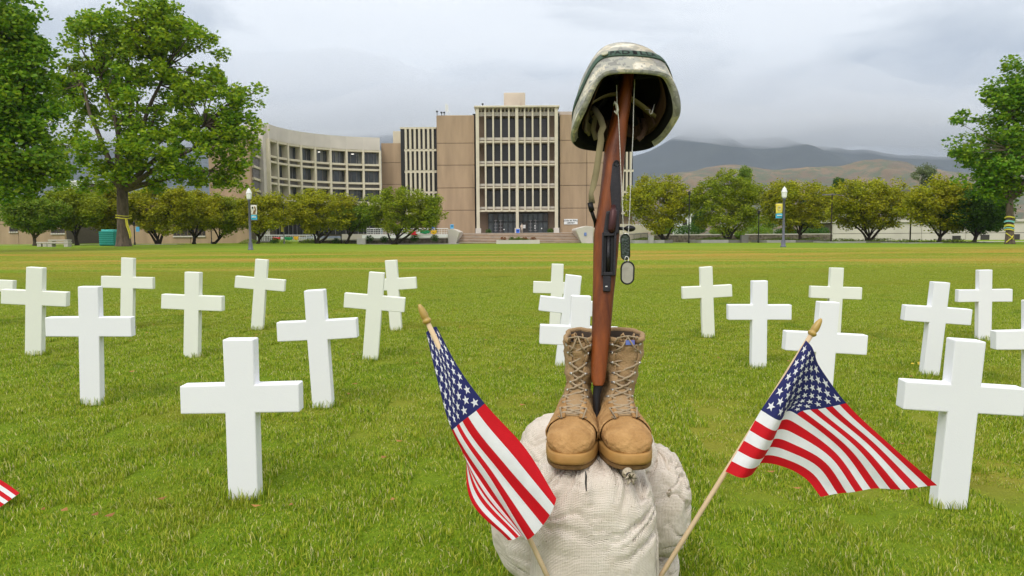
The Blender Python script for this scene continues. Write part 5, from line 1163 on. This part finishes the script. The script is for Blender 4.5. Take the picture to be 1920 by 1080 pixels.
# ------------------------------------------------------------------ rifle, muzzle down between the boots
def wood():
    m = mat('walnut_stock', (.060,.014,.005), .40, .2, 5, .15, 60, col2=(.24,.062,.012), spec=.25, stretch=(9,9,.7), detail=8); return m
M['wood'] = wood(); M['gun'] = mat('gun_metal', (.018,.016,.018), .38, .3, 30, .1, 200, metal=.5, spec=.5); M['gun_black'] = mat('gun_black', (.004,.004,.004), .5)
def rY(py): return 1.548+(820-py)/680*.172          # front face distance of the rifle at a given height
RS = [(126,1165,1190,.10),(152,1161,1187,.115),(200,1153,1182,.11),(227,1147,1178,.10),(277,1135.5,1173,.075),(300,1132.5,1171,.062),(338,1128.5,1168,.052),(360,1126,1166,.05),(400,1120,1163.5,.052),(438,1114.5,1162,.055),(480,1113.3,1159,.055),(516,1113,1155.5,.052),(560,1112,1150.5,.048),(620,1110.5,1145.6,.045),(680,1108.8,1139,.042),(706,1108.8,1136,.039),(716,1110,1134,.034),(722,1112.5,1131,.024)]
rp = at(1120, 820, 1.56); RF = thing('rifle', 'wooden stocked rifle standing muzzle down between the boots', 'rifle', rp)
def rring(py, xl, xr, dp, n=28):
    a, b = at(xl, py, rY(py)+dp*.35), at(xr, py, rY(py)+dp*.35); c = (a+b)/2; hw = (b-a).length/2; R = []
    for k in range(n):
        t = 2*PI*k/n; R.append(Vector((c.x+hw*spow(math.sin(t), .75), rY(py)+dp/2-dp/2*spow(math.cos(t), .75), c.z)))
    return R
mb = MB(); fine = []
for py in range(126, 723, 6):
    q = [np.interp(py, [r_[0] for r_ in RS], [r_[k] for r_ in RS]) for k in (1, 2, 3)]; fine.append((py, *q))
fine.append((722, *RS[-1][1:]))
mb.rings([rring(*q) for q in fine]); mb.build('stock', M['wood'], RF, smooth=True)
def plate(pts, o0, o1, name, m, bev=.0012):
    mb = MB(); f = [at(px, py, rY(py)-o1) for px, py in pts]; k = [at(px, py, rY(py)-o0) for px, py in pts]; n = len(pts)
    mb.add(f+k, [tuple(range(n)), tuple(range(2*n-1, n-1, -1))]+[((i+1)%n, i, n+i, n+(i+1)%n) for i in range(n)]); return mb.build(name, m, RF, bevel=bev)
plate([(1147,395),(1144,352),(1148,308),(1152,302),(1158,302),(1162,309),(1163.5,350),(1163.5,395)], -.012, .0022, 'tang_and_shade', M['gun'], .002)  # tang strip; its dark metal also stands in for shade on the wrist
plate([(1131,438),(1137,396),(1163,392),(1160.5,438)], -.01, .0045, 'receiver_rear', M['gun'], .002)
mb = MB(); mb.tube([at(1151, 385, rY(385)-.004), at(1150, 398, rY(398)-.008), at(1147, 430, rY(430)-.007), at(1146, 436, rY(436)-.004)], [.004,.0085,.0085,.006], 12); mb.build('cocking_piece', mat('brown_metal', (.06,.022,.022), .4, .2, 20, metal=.3), RF, smooth=True)
plate([(1138,402),(1144,399),(1146,404),(1143,430),(1137,431)], .004, .0052, 'slot', M['gun_black'], 0)
for k in (392, 427): mb = MB(); p = at(1152 if k == 392 else 1144, k, rY(k)-.006); mb.tube([p+Vector((0,.002,0)), p+Vector((0,-.004,0))], .0035, 8); mb.build('screw', M['gun'], RF)
plate([(1129,436),(1156,434),(1154,517),(1127.5,517)], -.006, .0012, 'magazine_well', M['gun_black'], 0)
for pts in ([(1129,436),(1132.5,436),(1131.2,517),(1127.5,517)], [(1152,434),(1156,434),(1154,517),(1149.5,517)], [(1132.6,436),(1151.9,435),(1151.8,442),(1132.4,443)], [(1131.3,510),(1149.4,510),(1149.3,517),(1131.2,517)]): plate(pts, 0, .0075, 'well_rail', M['gun'])
mb = MB(); mb.tube([at(1141, 444, rY(444)-.001), at(1140, 509, rY(509)-.001)], .0055, 10); mb.build('follower', M['gun'], RF, smooth=True)
plate([(1130.5,517.3),(1146,517.3),(1144.5,547),(1130.5,547)], -.004, .006, 'receiver_ring', M['gun'], .002)
plate([(1135,536),(1139,536),(1139,538),(1135,538)], .006, .0066, 'proof_mark', M['eyelet'], 0)
mb = MB(); a = at(1158, 428, rY(428)+.012); b = at(1171, 429, rY(428)+.004); mb.tube([a, b], [.0045, .0035], 8)
kp = at(1181, 428.5, rY(428)+.002); R = []
for i in range(9):
    q = i/8*PI; R.append([kp+Vector((-.013*math.cos(q), .0072*math.sin(q)*math.cos(2*PI*k/12), .0075*math.sin(q)*math.sin(2*PI*k/12))) for k in range(12)])
mb.rings(R); mb.build('bolt_handle', M['gun'], RF, smooth=True)
bx = lambda px, py: at(px, py, rY(py)+.02)
mb = MB(); mb.tube([bx(1121.5, 712), bx(1121.5, 726), bx(1118.8, 740), bx(1118.8, 800), bx(1119.3, 822), bx(1119.5, 850)], [.0105,.0105,.0088,.0078,.0062,.0062], 14); mb.build('barrel', M['gun'], RF, smooth=True)
mb = MB(); mb.tube([bx(1122, 716), bx(1122, 724)], [.0135, .0125], 14); mb.build('barrel_band', M['gun'], RF, smooth=True)
mb = MB(); p = at(1156, 306, rY(306)-.004); mb.tube([p+Vector((.006*math.cos(a), 0, .006*math.sin(a))) for a in [2*PI*k/12 for k in range(13)]], .0015, 5); mb.build('sling_ring', M['gun'], RF)

# ------------------------------------------------------------------ helmet
def camo():
    m = bpy.data.materials.new('digital_camouflage'); m.use_nodes = True; t = m.node_tree; bs = t.nodes['Principled BSDF']; nn = t.nodes.new; ll = t.links.new
    tcn = nn('ShaderNodeTexCoord'); sn = nn('ShaderNodeVectorMath'); sn.operation = 'SNAP'; sn.inputs[1].default_value = (.0042,.0042,.0042); ll(tcn.outputs['Object'], sn.inputs[0])
    def nz_(sc, off):
        mpn = nn('ShaderNodeMapping'); mpn.inputs['Location'].default_value = (off, off*2, 0); mpn.inputs['Scale'].default_value = (1,1,1.9); ll(sn.outputs[0], mpn.inputs[0]); q = nn('ShaderNodeTexNoise'); q.inputs['Scale'].default_value = sc; q.inputs['Detail'].default_value = 3; ll(mpn.outputs[0], q.inputs[0]); return q.outputs[0]
    r = nn('ShaderNodeValToRGB'); r.color_ramp.interpolation = 'CONSTANT'; ll(nz_(24, 0), r.inputs[0]); e = r.color_ramp.elements
    e[0].position = 0; e[0].color = (.27,.265,.245,1); e[1].position = .42; e[1].color = (.40,.39,.34,1)
    for p, c in ((.55, (.58,.53,.43)), (.63, (.70,.66,.56))): q = e.new(p); q.color = (*c, 1)
    r2 = nn('ShaderNodeValToRGB'); r2.color_ramp.interpolation = 'CONSTANT'; ll(nz_(38, 3), r2.inputs[0]); e = r2.color_ramp.elements; e[0].position = 0; e[0].color = (0,0,0,1); e[1].position = .62; e[1].color = (1,1,1,1)
    mx = nn('ShaderNodeMix'); mx.data_type = 'RGBA'; ll(r2.outputs[0], mx.inputs[0]); ll(r.outputs[0], mx.inputs[6]); mx.inputs[7].default_value = (.30,.295,.29,1)
    # grime, mostly as irregular brown patches
    gn = nn('ShaderNodeTexNoise'); gn.inputs['Scale'].default_value = 11; gn.inputs['Detail'].default_value = 6; ll(tcn.outputs['Object'], gn.inputs[0]); r3 = nn('ShaderNodeValToRGB'); ll(gn.outputs[0], r3.inputs[0]); r3.color_ramp.elements[0].position = .5; r3.color_ramp.elements[1].position = .75; r3.color_ramp.elements[1].color = (.6,.6,.6,1)
    mx2 = nn('ShaderNodeMix'); mx2.data_type = 'RGBA'; ll(r3.outputs[0], mx2.inputs[0]); ll(mx.outputs[2], mx2.inputs[6]); mx2.inputs[7].default_value = (.26,.20,.12,1)
    ll(mx2.outputs[2], bs.inputs['Base Color']); bs.inputs['Roughness'].default_value = .92; bs.inputs['Specular IOR Level'].default_value = .15
    n2 = nn('ShaderNodeTexNoise'); n2.inputs['Scale'].default_value = 42; n2.inputs['Detail'].default_value = 5; n2.inputs['Distortion'].default_value = .8; ll(tcn.outputs['Object'], n2.inputs[0])
    b = nn('ShaderNodeBump'); b.inputs['Strength'].default_value = .6; b.inputs['Distance'].default_value = .004; ll(n2.outputs[0], b.inputs['Height']); ll(b.outputs[0], bs.inputs['Normal']); return m
M['camo'] = camo(); M['band'] = mat('green_band', (.065,.105,.080), .85, .15, 30, .2, 300); M['liner'] = mat('black_liner', (.006,.006,.006), .9); M['webbing'] = mat('tan_webbing', (.22,.185,.10), .9, .15, 20, .2, 400); M['pad_brown'] = mat('brown_pad', (.055,.028,.014), .7, .2, 12)
hc = at(1166, 192, 1.745)
HM = thing('helmet', 'camouflage covered military helmet resting on the rifle butt with its open side to the camera', 'helmet', hc)
HM.rotation_euler = (Matrix.Rotation(math.radians(-4), 3, 'Y') @ Matrix.Rotation(math.radians(-25), 3, 'X') @ Matrix.Rotation(math.radians(11), 3, 'Z')).to_euler(); HM.scale = (.915, .915, .915)
ha, hb, hz = .124, .130, .142
def hrim(phi):                                       # rim height round the head: phi 0 front, pi back
    a = abs((phi+PI) % (2*PI)-PI)
    return -.002-.064*sstep(.50, 1.45, a)+.006*sstep(2.2, 3.0, a)
def hel(phi, t, s=1.0, off=0):
    z0 = hrim(phi); ct = math.cos(t*PI/2)**.60; a = abs((phi+PI) % (2*PI)-PI); fl = .004*(1-t)**5*(sstep(.7, 1.4, a))+.006*(1-t)**6
    ex = .70+.30*sstep(.2, .85, t); x = (ha+off+fl)*s*spow(math.sin(phi), ex)*ct; y = -(hb+off+fl)*s*spow(math.cos(phi), ex)*ct; z = z0*(1-t)**1.0*1.0+(hz*s+off)*math.sin(t*PI/2)
    if s < 1: z = z0+.004+(hz*s-z0-.004)*math.sin(t*PI/2) if False else z
    return Vector((x, y, z))
nP, nT = 72, 26
mb = MB(); R = [[hel(2*PI*k/nP, t/nT*.995)+Vector((0,0,0)) for k in range(nP)] for t in range(nT+1)]
for i, row in enumerate(R):
    for k in range(nP):
        row[k] = row[k]*(1+.006*mnoise.noise(row[k]*22+Vector((3,0,0))))
mb.rings(R, False, True)
def edge_roll(phi, q):                               # cloth wraps under the rim and inwards
    o = hel(phi, 0); i = hel(phi, 0, .865); return o.lerp(i, q)+Vector((0, 0, -.008*math.sin(PI*min(1, q*1.15))+.004*q))
R2 = [[edge_roll(2*PI*k/nP, q/6) for k in range(nP)] for q in range(7)]
mb.rings(R2[::-1], False, False)
nf = len(mb.f)-6*nP
for q in range(6*nP):
    k = q % nP
    if abs((2*PI*k/nP+PI) % (2*PI)-PI) > 2.1 and q//nP < 5: mb.m[nf+q] = 1
o = mb.build('cover', [M['camo'], M['liner']], HM, smooth=True, local=True)
mb = MB(); mb.rings([[hel(2*PI*k/nP, t/16*.995, .865)+Vector((0,0,.003)) for k in range(nP)] for t in range(17)], False, True); mb.build('inner_shell', M['liner'], HM, smooth=True, local=True)
def bt(phi): return .185+.02*math.cos(phi)
bf = lambda u, v: hel(2*PI*u, bt(2*PI*u)+.098*v, 1, .0024+.0008*math.sin(v*PI))
mb = MB(); mb.grid(bf, 90, 4); o = mb.build('cover_band', M['band'], HM, smooth=True, local=True); md = o.modifiers.new('thick', 'SOLIDIFY'); md.thickness = .0014
# name on the band, bent to the helmet
tm = text_mesh('band_lettering', 'PADILLA', .0205, M['ink'], HM, (0,0,0), (0,0,0), .0002, 1.18, .0004)
bm = bmesh.new(); bm.from_mesh(tm.data); bmesh.ops.subdivide_edges(bm, edges=bm.edges[:], cuts=1)
for v in bm.verts:
    phi = -.02+v.co.x/ .122; tt = bt(phi)+.049+v.co.y/.232; q = hel(phi, tt, 1, .0034); v.co = q
bm.to_mesh(tm.data); bm.free()
# button
ph = -.50; c0 = hel(ph, bt(ph)+.045, 1, .004); nrm_ = Vector((math.sin(ph), -math.cos(ph), .55)).normalized(); u = nrm_.orthogonal().normalized(); v = nrm_.cross(u)
mb = MB(); mb.rings([[c0+nrm_*h+u*math.cos(2*PI*k/20)*r_+v*math.sin(2*PI*k/20)*r_ for k in range(20)] for r_, h in ((.0085, 0), (.0088, .003), (.0068, .0042), (.0058, .003), (.001, .0045))]); mb.build('snap_button', mat('khaki_button', (.42,.41,.30), .5, .1), HM, smooth=True, local=True)
# liner pieces: sweat band, pads, straps, hook
mb = MB()
for k in range(46):
    pass
sb_ = lambda u, v: hel(2*PI*u, .10+.16*v, .80)+Vector((0, 0, .006*math.sin(u*14)))
mb.grid(sb_, 60, 3); o = mb.build('sweat_band', M['pad_brown'], HM, smooth=True, local=True); md = o.modifiers.new('thick', 'SOLIDIFY'); md.thickness = .002
for phx, tt in ((1.9, .08), (2.5, .05), (-2.3, .07), (3.1, .03)):
    mb = MB(); mb.grid(lambda u, v: hel(phx+.34*(u-.5), tt+.26*v, .775)+Vector((0, 0, .004*math.sin(u*PI))), 6, 6); o = mb.build('head_pad', M['pad_brown'] if phx > 0 else M['webbing'], HM, smooth=True, local=True); md = o.modifiers.new('thick', 'SOLIDIFY'); md.thickness = .007
for ph0, ph1 in ((-1.5, 1.7), (-.6, 2.5), (.7, -2.4)):
    mb = MB(); a, b = hel(ph0, .16, .80), hel(ph1, .16, .80); pts = [a.lerp(b, k/12)+Vector((0, 0, .055*math.sin(PI*k/12))) for k in range(13)]
    vs = []
    for p in pts: d_ = (b-a).cross(Vector((0, 0, 1))).normalized()*.009; vs += [p-d_, p+d_]
    mb.add(vs, [(2*i, 2*i+1, 2*i+3, 2*i+2) for i in range(12)]); o = mb.build('crown_strap', M['webbing'] if ph0 < -1 else M['liner'], HM, smooth=True, local=True); md = o.modifiers.new('thick', 'SOLIDIFY'); md.thickness = .0015
# chin strap etc are easier in world space: convert to the helmet's own frame
HMI = (Matrix.Translation(hc) @ HM.rotation_euler.to_matrix().to_4x4() @ Matrix.Scale(.915, 4)).inverted()
def strap(pts, wd, name, m, th=.0015):
    mb = MB(); P_ = [at(*p[:3]) for p in pts]; vs = []
    for i, p in enumerate(P_):
        d = (P_[min(i+1, len(P_)-1)]-P_[max(0, i-1)]).normalized(); tw = pts[i][3] if len(pts[i]) > 3 else 0
        s = d.cross(Vector((math.sin(tw), math.cos(tw), 0))).normalized()*wd/2*(pts[i][4] if len(pts[i]) > 4 else 1); vs += [HMI @ (p-s), HMI @ (p+s)]
    mb.add(vs, [(2*i, 2*i+1, 2*i+3, 2*i+2) for i in range(len(P_)-1)]); o = mb.build(name, m, HM, smooth=True, local=True); md = o.modifiers.new('thick', 'SOLIDIFY'); md.thickness = th; md.offset = 0; return o
strap([(1106,198,1.80),(1116,206,1.76),(1126,222,1.73),(1131,238,1.71),(1126,250,1.705,.5),(1127,262,1.70),(1124,282,1.695),(1121,304,1.69),(1117,328,1.685,.2),(1112,350,1.68,.5),(1108,364,1.675,.9),(1110,382,1.672,.3)], .0150, 'chin_strap', M['webbing'])
strap([(1106,380,1.668),(1108,388,1.666),(1110,396,1.666)], .012, 'buckle', M['gun_black'], .006)
strap([(1108,392,1.668),(1112,404,1.668),(1116,416,1.672),(1117,426,1.68)], .008, 'strap_end', M['gun_black'], .003)
strap([(1101,196,1.80),(1108,206,1.79),(1116,222,1.78),(1112,244,1.77),(1118,262,1.76)], .012, 'strap_loop', M['webbing'])
strap([(1196,262,1.74),(1204,255,1.75),(1210,240,1.77),(1206,222,1.79)], .012, 'strap_loop', M['pad_brown'])
mb = MB(); hk = [HMI @ at(*p) for p in ((1227,196,1.72),(1224,206,1.70),(1222,213,1.695),(1219.5,214,1.695),(1217.5,210,1.70),(1218.5,206,1.705),(1210,205,1.73))]; mb.tube(hk, .0013, 6); mb.build('wire_hook', M['eyelet'], HM, local=True)
mb = MB(); hk = [HMI @ at(*p) for p in ((1151,197,1.70),(1153,192,1.69),(1156,196,1.69),(1158,206,1.69),(1156,214,1.69),(1152,208,1.69))]; mb.tube(hk, [.002,.003,.004,.004,.003,.002], 6); mb.build('strap_clip', mat('pale_clip', (.55,.53,.42), .5), HM, smooth=True, local=True)

# ------------------------------------------------------------------ dog tags
M['steel'] = mat('tag_steel', (.50,.47,.42), .42, .10, 60, .1, 300, metal=.5); M['rubber'] = mat('tag_rubber', (.014,.016,.014), .55); M['tag_dark'] = mat('tag_dark_green', (.03,.045,.035), .35, .4, 40, .4, 200, spec=.6)
dt = at(1173, 438, 1.635); DT = thing('dog_tags', 'two dog tags on long ball chains hanging beside the rifle', 'dog tags', dt)
ico = [(0,0,1),(.894,0,.447),(.276,.851,.447),(-.724,.526,.447),(-.724,-.526,.447),(.276,-.851,.447),(.724,.526,-.447),(-.276,.851,-.447),(-.894,0,-.447),(-.276,-.851,-.447),(.724,-.526,-.447),(0,0,-1)]
icf = [(0,1,2),(0,2,3),(0,3,4),(0,4,5),(0,5,1),(1,6,2),(2,7,3),(3,8,4),(4,9,5),(5,10,1),(6,7,2),(7,8,3),(8,9,4),(9,10,5),(10,6,1),(11,7,6),(11,8,7),(11,9,8),(11,10,9),(11,6,10)]
def chain(pts, name='ball_chain'):
    P_ = [at(*p) for p in pts]; mb = MB(); acc = 0; nxt = 0
    for a, b in zip(P_[:-1], P_[1:]):
        L_ = (b-a).length
        while nxt < acc+L_:
            q = a.lerp(b, (nxt-acc)/L_); mb.add([(q.x+x*.00135, q.y+y*.00135, q.z+z*.00135) for x, y, z in ico], icf); nxt += .0031
        acc += L_
    mb.tube(P_, .0004, 4); mb.build(name, M['bead'], DT, smooth=True)
M['bead'] = mat('chain_bead', (.72,.70,.66), .3, .1, metal=.5)
chain([(1156,160,1.70),(1157,196,1.685),(1160,225,1.672),(1163,290,1.662),(1165,345,1.655),(1167.5,400,1.645),(1169,440,1.636)])
chain([(1190,150,1.71),(1188,196,1.69),(1187,250,1.675),(1184.5,300,1.665),(1182.5,345,1.655),(1180.5,400,1.645),(1178,440,1.636)])
def stad(c, hw, hh, n=20, tilt=0):
    R = []
    for k in range(n):
        a = 2*PI*k/n; x = hw*spow(math.cos(a), .72); z = hh*spow(math.sin(a), .55) if hh > hw else 0; z = (hh-hw)*(1 if math.sin(a) >= 0 else -1)+hw*math.sin(a); x = hw*math.cos(a)
        R.append(Vector((c.x+x*math.cos(tilt)-z*math.sin(tilt), c.y, c.z+x*math.sin(tilt)+z*math.cos(tilt))))
    return R
def dogtag(px, py, Y, hw, hh, tilt, name, mface, squash=1):
    c = at(px, py, Y); k = Y/F; hw, hh = hw*k, hh*k
    def sh(f, dy): return [Vector((c.x+(p.x-c.x)*squash, p.y+dy+(p.x-c.x)*.15, p.z)) for p in stad(c, hw*f, hh-(1-f)*hw, 24, tilt)]
    mb = MB(); mb.rings([sh(.96, .0018), sh(1, .0006), sh(1, -.0008), sh(.94, -.0018), sh(.80, -.0018), sh(.78, -.0004)]); o = mb.build(name, M['rubber'], DT, smooth=True)
    mb = MB(); mb.rings([sh(.79, -.0004), sh(.785, -.0009)]); f = mb.build('tag_face', mface, o)
    mb = MB(); rr = random.Random(5)
    for r_ in range(5):                               # raised stamped rows, too worn to read
        z = c.z+hh*(.42-.2*r_); x = c.x-hw*.5
        while x < c.x+hw*rr.uniform(.2, .55): w_ = rr.uniform(.0010, .0024); mb.box(c.x+(x-c.x)*squash, c.x+(x+w_-c.x)*squash, c.y-.0014+(x-c.x)*.15, c.y-.0006+(x-c.x)*.15, z-.0005, z+.0005); x += w_+.0007
    q = mb.build('stamped_rows', mface, o); q['kind'] = 'stuff'
dogtag(1172.5, 463, 1.634, 10.5, 25, .03, 'upper_tag', M['tag_dark'], .9)
dogtag(1176.5, 511.5, 1.630, 13.8, 22.5, -.02, 'lower_tag', M['steel'])
mb = MB(); c = at(1175, 486, 1.630); mb.tube([c+Vector((.0045*math.cos(a), .001*math.sin(a*2), .0065*math.sin(a))) for a in [2*PI*k/14 for k in range(15)]], .0009, 5); mb.build('split_ring', M['bead'], DT)
mb = MB(); c = at(1174, 441, 1.635); mb.tube([c+Vector((.0055*math.cos(a), 0, .004*math.sin(a))) for a in [2*PI*k/14 for k in range(15)]], .0009, 5); mb.build('split_ring', M['bead'], DT)

# ------------------------------------------------------------------ flags
def cloth(name, col, trl=.18):
    m = mat(name, col, .75, .05, 40, .15, 500); t = m.node_tree; bs = t.nodes['Principled BSDF']; c = bs.inputs['Base Color'].links[0].from_socket
    tr = t.nodes.new('ShaderNodeBsdfTranslucent'); t.links.new(c, tr.inputs[0]); mx = t.nodes.new('ShaderNodeMixShader'); mx.inputs[0].default_value = trl
    t.links.new(bs.outputs[0], mx.inputs[1]); t.links.new(tr.outputs[0], mx.inputs[2]); t.links.new(mx.outputs[0], t.nodes['Material Output'].inputs[0]); return m
FR, FW, FB = cloth('stripe_red', (.58,.004,.012)), cloth('stripe_white', (.78,.78,.80)), cloth('canton_blue', (.018,.022,.12))
M['stick'] = mat('flag_stick', (.62,.46,.28), .6, .1, 30, .05, 80, stretch=(1,1,.1)); M['gold'] = mat('gold_wood', (.42,.27,.06), .38, .15, 40, spec=.6)
def crI(xs_, ys_, x, lin=False):
    i = max(0, min(len(xs_)-2, int(np.searchsorted(xs_, x, 'right')-1))); h = xs_[i+1]-xs_[i]; f = (x-xs_[i])/h
    if lin: return ys_[i]*(1-f)+ys_[i+1]*f
    m0 = (ys_[i+1]-ys_[i-1])/(xs_[i+1]-xs_[i-1])*h if i > 0 else ys_[i+1]-ys_[i]
    m1 = (ys_[i+2]-ys_[i])/(xs_[i+2]-xs_[i])*h if i+2 < len(xs_) else ys_[i+1]-ys_[i]
    return (2*f**3-3*f*f+1)*ys_[i]+(f**3-2*f*f+f)*m0+(-2*f**3+3*f*f)*ys_[i+1]+(f**3-f*f)*m1
def flag(label, us, vs_, rows, ripple, a, b, group='small stars and stripes flags on sticks', extend=True, finial=True):
    """rows[i][j] = (px, py, Y) at us[i] along the fly and vs_[j] down the hoist"""
    W_ = np.array([[list(at(*q)) for q in r_] for r_ in rows])
    def Pf(u, v):
        col_ = [crI(vs_, W_[i], v) for i in range(len(us))]; p = Vector(crI(us, np.array(col_), u)); p.y += ripple(u, v); return p
    T = thing('flag', label, 'flag', a, group)
    nu, k = 60, 4; mb = MB(); n1 = 13*k
    for i in range(nu+1):
        for j in range(n1+1): mb.v.append(tuple(Pf(i/nu, j/n1)))
    for i in range(nu):
        for j in range(n1):
            mb.f.append((i*(n1+1)+j, i*(n1+1)+j+1, (i+1)*(n1+1)+j+1, (i+1)*(n1+1)+j)); s = j//k; mb.m.append(2 if (i < nu*.4 and s < 7) else (0 if s % 2 == 0 else 1))
    mb.build('cloth', [FR, FW, FB], T, smooth=True)
    sm = MB()
    for row in range(9):
        for c_ in range(6 if row % 2 == 0 else 5):
            u0 = .4*((2*c_+1 if row % 2 == 0 else 2*c_+2)/12); v0 = 7/13*(row+1)/10
            def sp(r_, a_): return (u0+r_*math.sin(a_)/1.5, v0-r_*math.cos(a_))
            pts = [(u0, v0)]+[sp(.0335 if q % 2 == 0 else .0335*.40, PI*q/5) for q in range(10)]
            P3 = []; 
            e1 = (Pf(min(1, u0+.004), v0)-Pf(max(0, u0-.004), v0)); e2 = (Pf(u0, v0+.004)-Pf(u0, max(0, v0-.004))); n_ = e1.cross(e2); n_ = n_.normalized() if n_.length > 1e-9 else Vector((0,-1,0))
            for side in (1, -1):
                P3 = [Pf(min(1, max(0, uu)), min(1, max(0, vv)))+n_*side*.0007 for uu, vv in pts]; sm.add(P3, [(0, q, q % 10+1) for q in range(1, 11)])
    o = sm.build('stars', FW, T); o['kind'] = 'stuff'
    a, b = Vector(a), Vector(b); d = (b-a).normalized(); e_ = b
    if extend: g = gz(b.x, b.y)-.06; e_ = a+d*((g-a.z)/d.z)
    mb = MB(); mb.tube([a, e_], .0050, 10); mb.build('stick', M['stick'], T, smooth=True)
    mb = MB(); up_ = -d; u = up_.orthogonal().normalized(); w2 = up_.cross(u)
    mb.rings([[a+up_*h+u*math.cos(2*PI*q/16)*r_+w2*math.sin(2*PI*q/16)*r_ for q in range(16)] for r_, h in ((.0055,-.003),(.0085,0),(.0095,.003),(.0080,.006),(.0068,.007),(.0078,.010),(.0080,.016),(.0066,.026),(.0045,.034),(.0018,.0385))]); mb.build('finial', M['gold'], T, smooth=True)
    return T
# left flag: the cloth hangs down along its stick
uL = [0, .2, .4, .7, 1]; vL = [0, 1/13, 2/13, 3/13, 5/13, 7/13, 10/13, 1]
rL = [[(818,612),(815,613),(812,614),(809,616),(804,619),(799,624),(806,632),(812,640)],
      [(860,690),(853,694),(846,698),(841,701),(832,706),(820,713),(832,708),(845,702)],
      [(909,757),(893,770),(878,781),(867,790),(856,799),(847,807),(858,800),(874,790)],
      [(986,842),(966,858),(948,872),(936,884),(922,900),(908,913),(896,919),(880,931)],
      [(1043,934),(1039,948),(1031,967),(1018,985),(989,1012),(981,1005),(973,1007),(953,1014)]]
yb = [1.402, 1.375, 1.358, 1.345, 1.335]; back = [[0]*8, [0,0,0,0,0,0,.012,.020], [0,0,0,0,0,0,.012,.022], [0,-.004,-.006,-.004,.004,.012,.006,0], [0,-.006,-.010,-.006,.002,.016,.006,0]]
rL = [[(x, y, yb[i]+back[i][j]) for j, (x, y) in enumerate(r_)] for i, r_ in enumerate(rL)]
flag('left small flag on a stick, its cloth hanging down in front of the sandbags', uL, vL, rL, lambda u, v: .003*math.sin(v*22+u*4)*(.3+.7*u), at(801.5, 604, 1.395), at(1010, 1046, 1.375))
uR = [0, .09, .17, .24, .4, .7, 1]; vR = [0, 3.5/13, 7/13, 10/13, 1]
rR = [[(1511,638,1.455),(1472,703,1.448),(1427,769,1.441),(1395,826,1.435),(1360,884,1.430)],
      [(1522,650,1.445),(1489,712,1.436),(1455,786,1.425),(1425,842,1.420),(1390,896,1.415)],
      [(1528,664,1.450),(1500,716,1.448),(1466,786,1.446),(1441,842,1.445),(1411,889,1.444)],
      [(1536,686,1.462),(1512,728,1.462),(1473,772,1.465),(1452,823,1.468),(1424,869,1.47)],
      [(1587,756,1.480),(1541,766,1.470),(1494,777,1.468),(1486,832,1.470),(1468,875,1.475)],
      [(1668,833,1.505),(1626,838,1.488),(1578,843,1.480),(1546,866,1.476),(1511,898,1.475)],
      [(1757,910,1.530),(1697,917,1.505),(1633,917,1.490),(1588,924,1.482),(1538,931,1.475)]]
flag('right small flag on a stick, cloth spread open towards the large right cross', uR, vR, rR, lambda u, v: .0025*math.sin(v*17+u*6)*u, at(1521.5, 627, 1.480), at(1250, 1062, 1.450))
uE = [0, .5, 1]; vE = [0, .5, 1]
rE = [[(-190,770,2.3),(-215,850,2.28),(-245,930,2.25)], [(-70,855,2.25),(-110,915,2.22),(-150,975,2.2)], [(36,925,2.2),(-8,958,2.18),(-56,1000,2.15)]]
flag('third flag at the left edge of which only the striped corner shows', uE, vE, rE, lambda u, v: .006*math.sin(u*9+v*3), at(-187, 755, 2.3), at(-262, 985, 2.24))
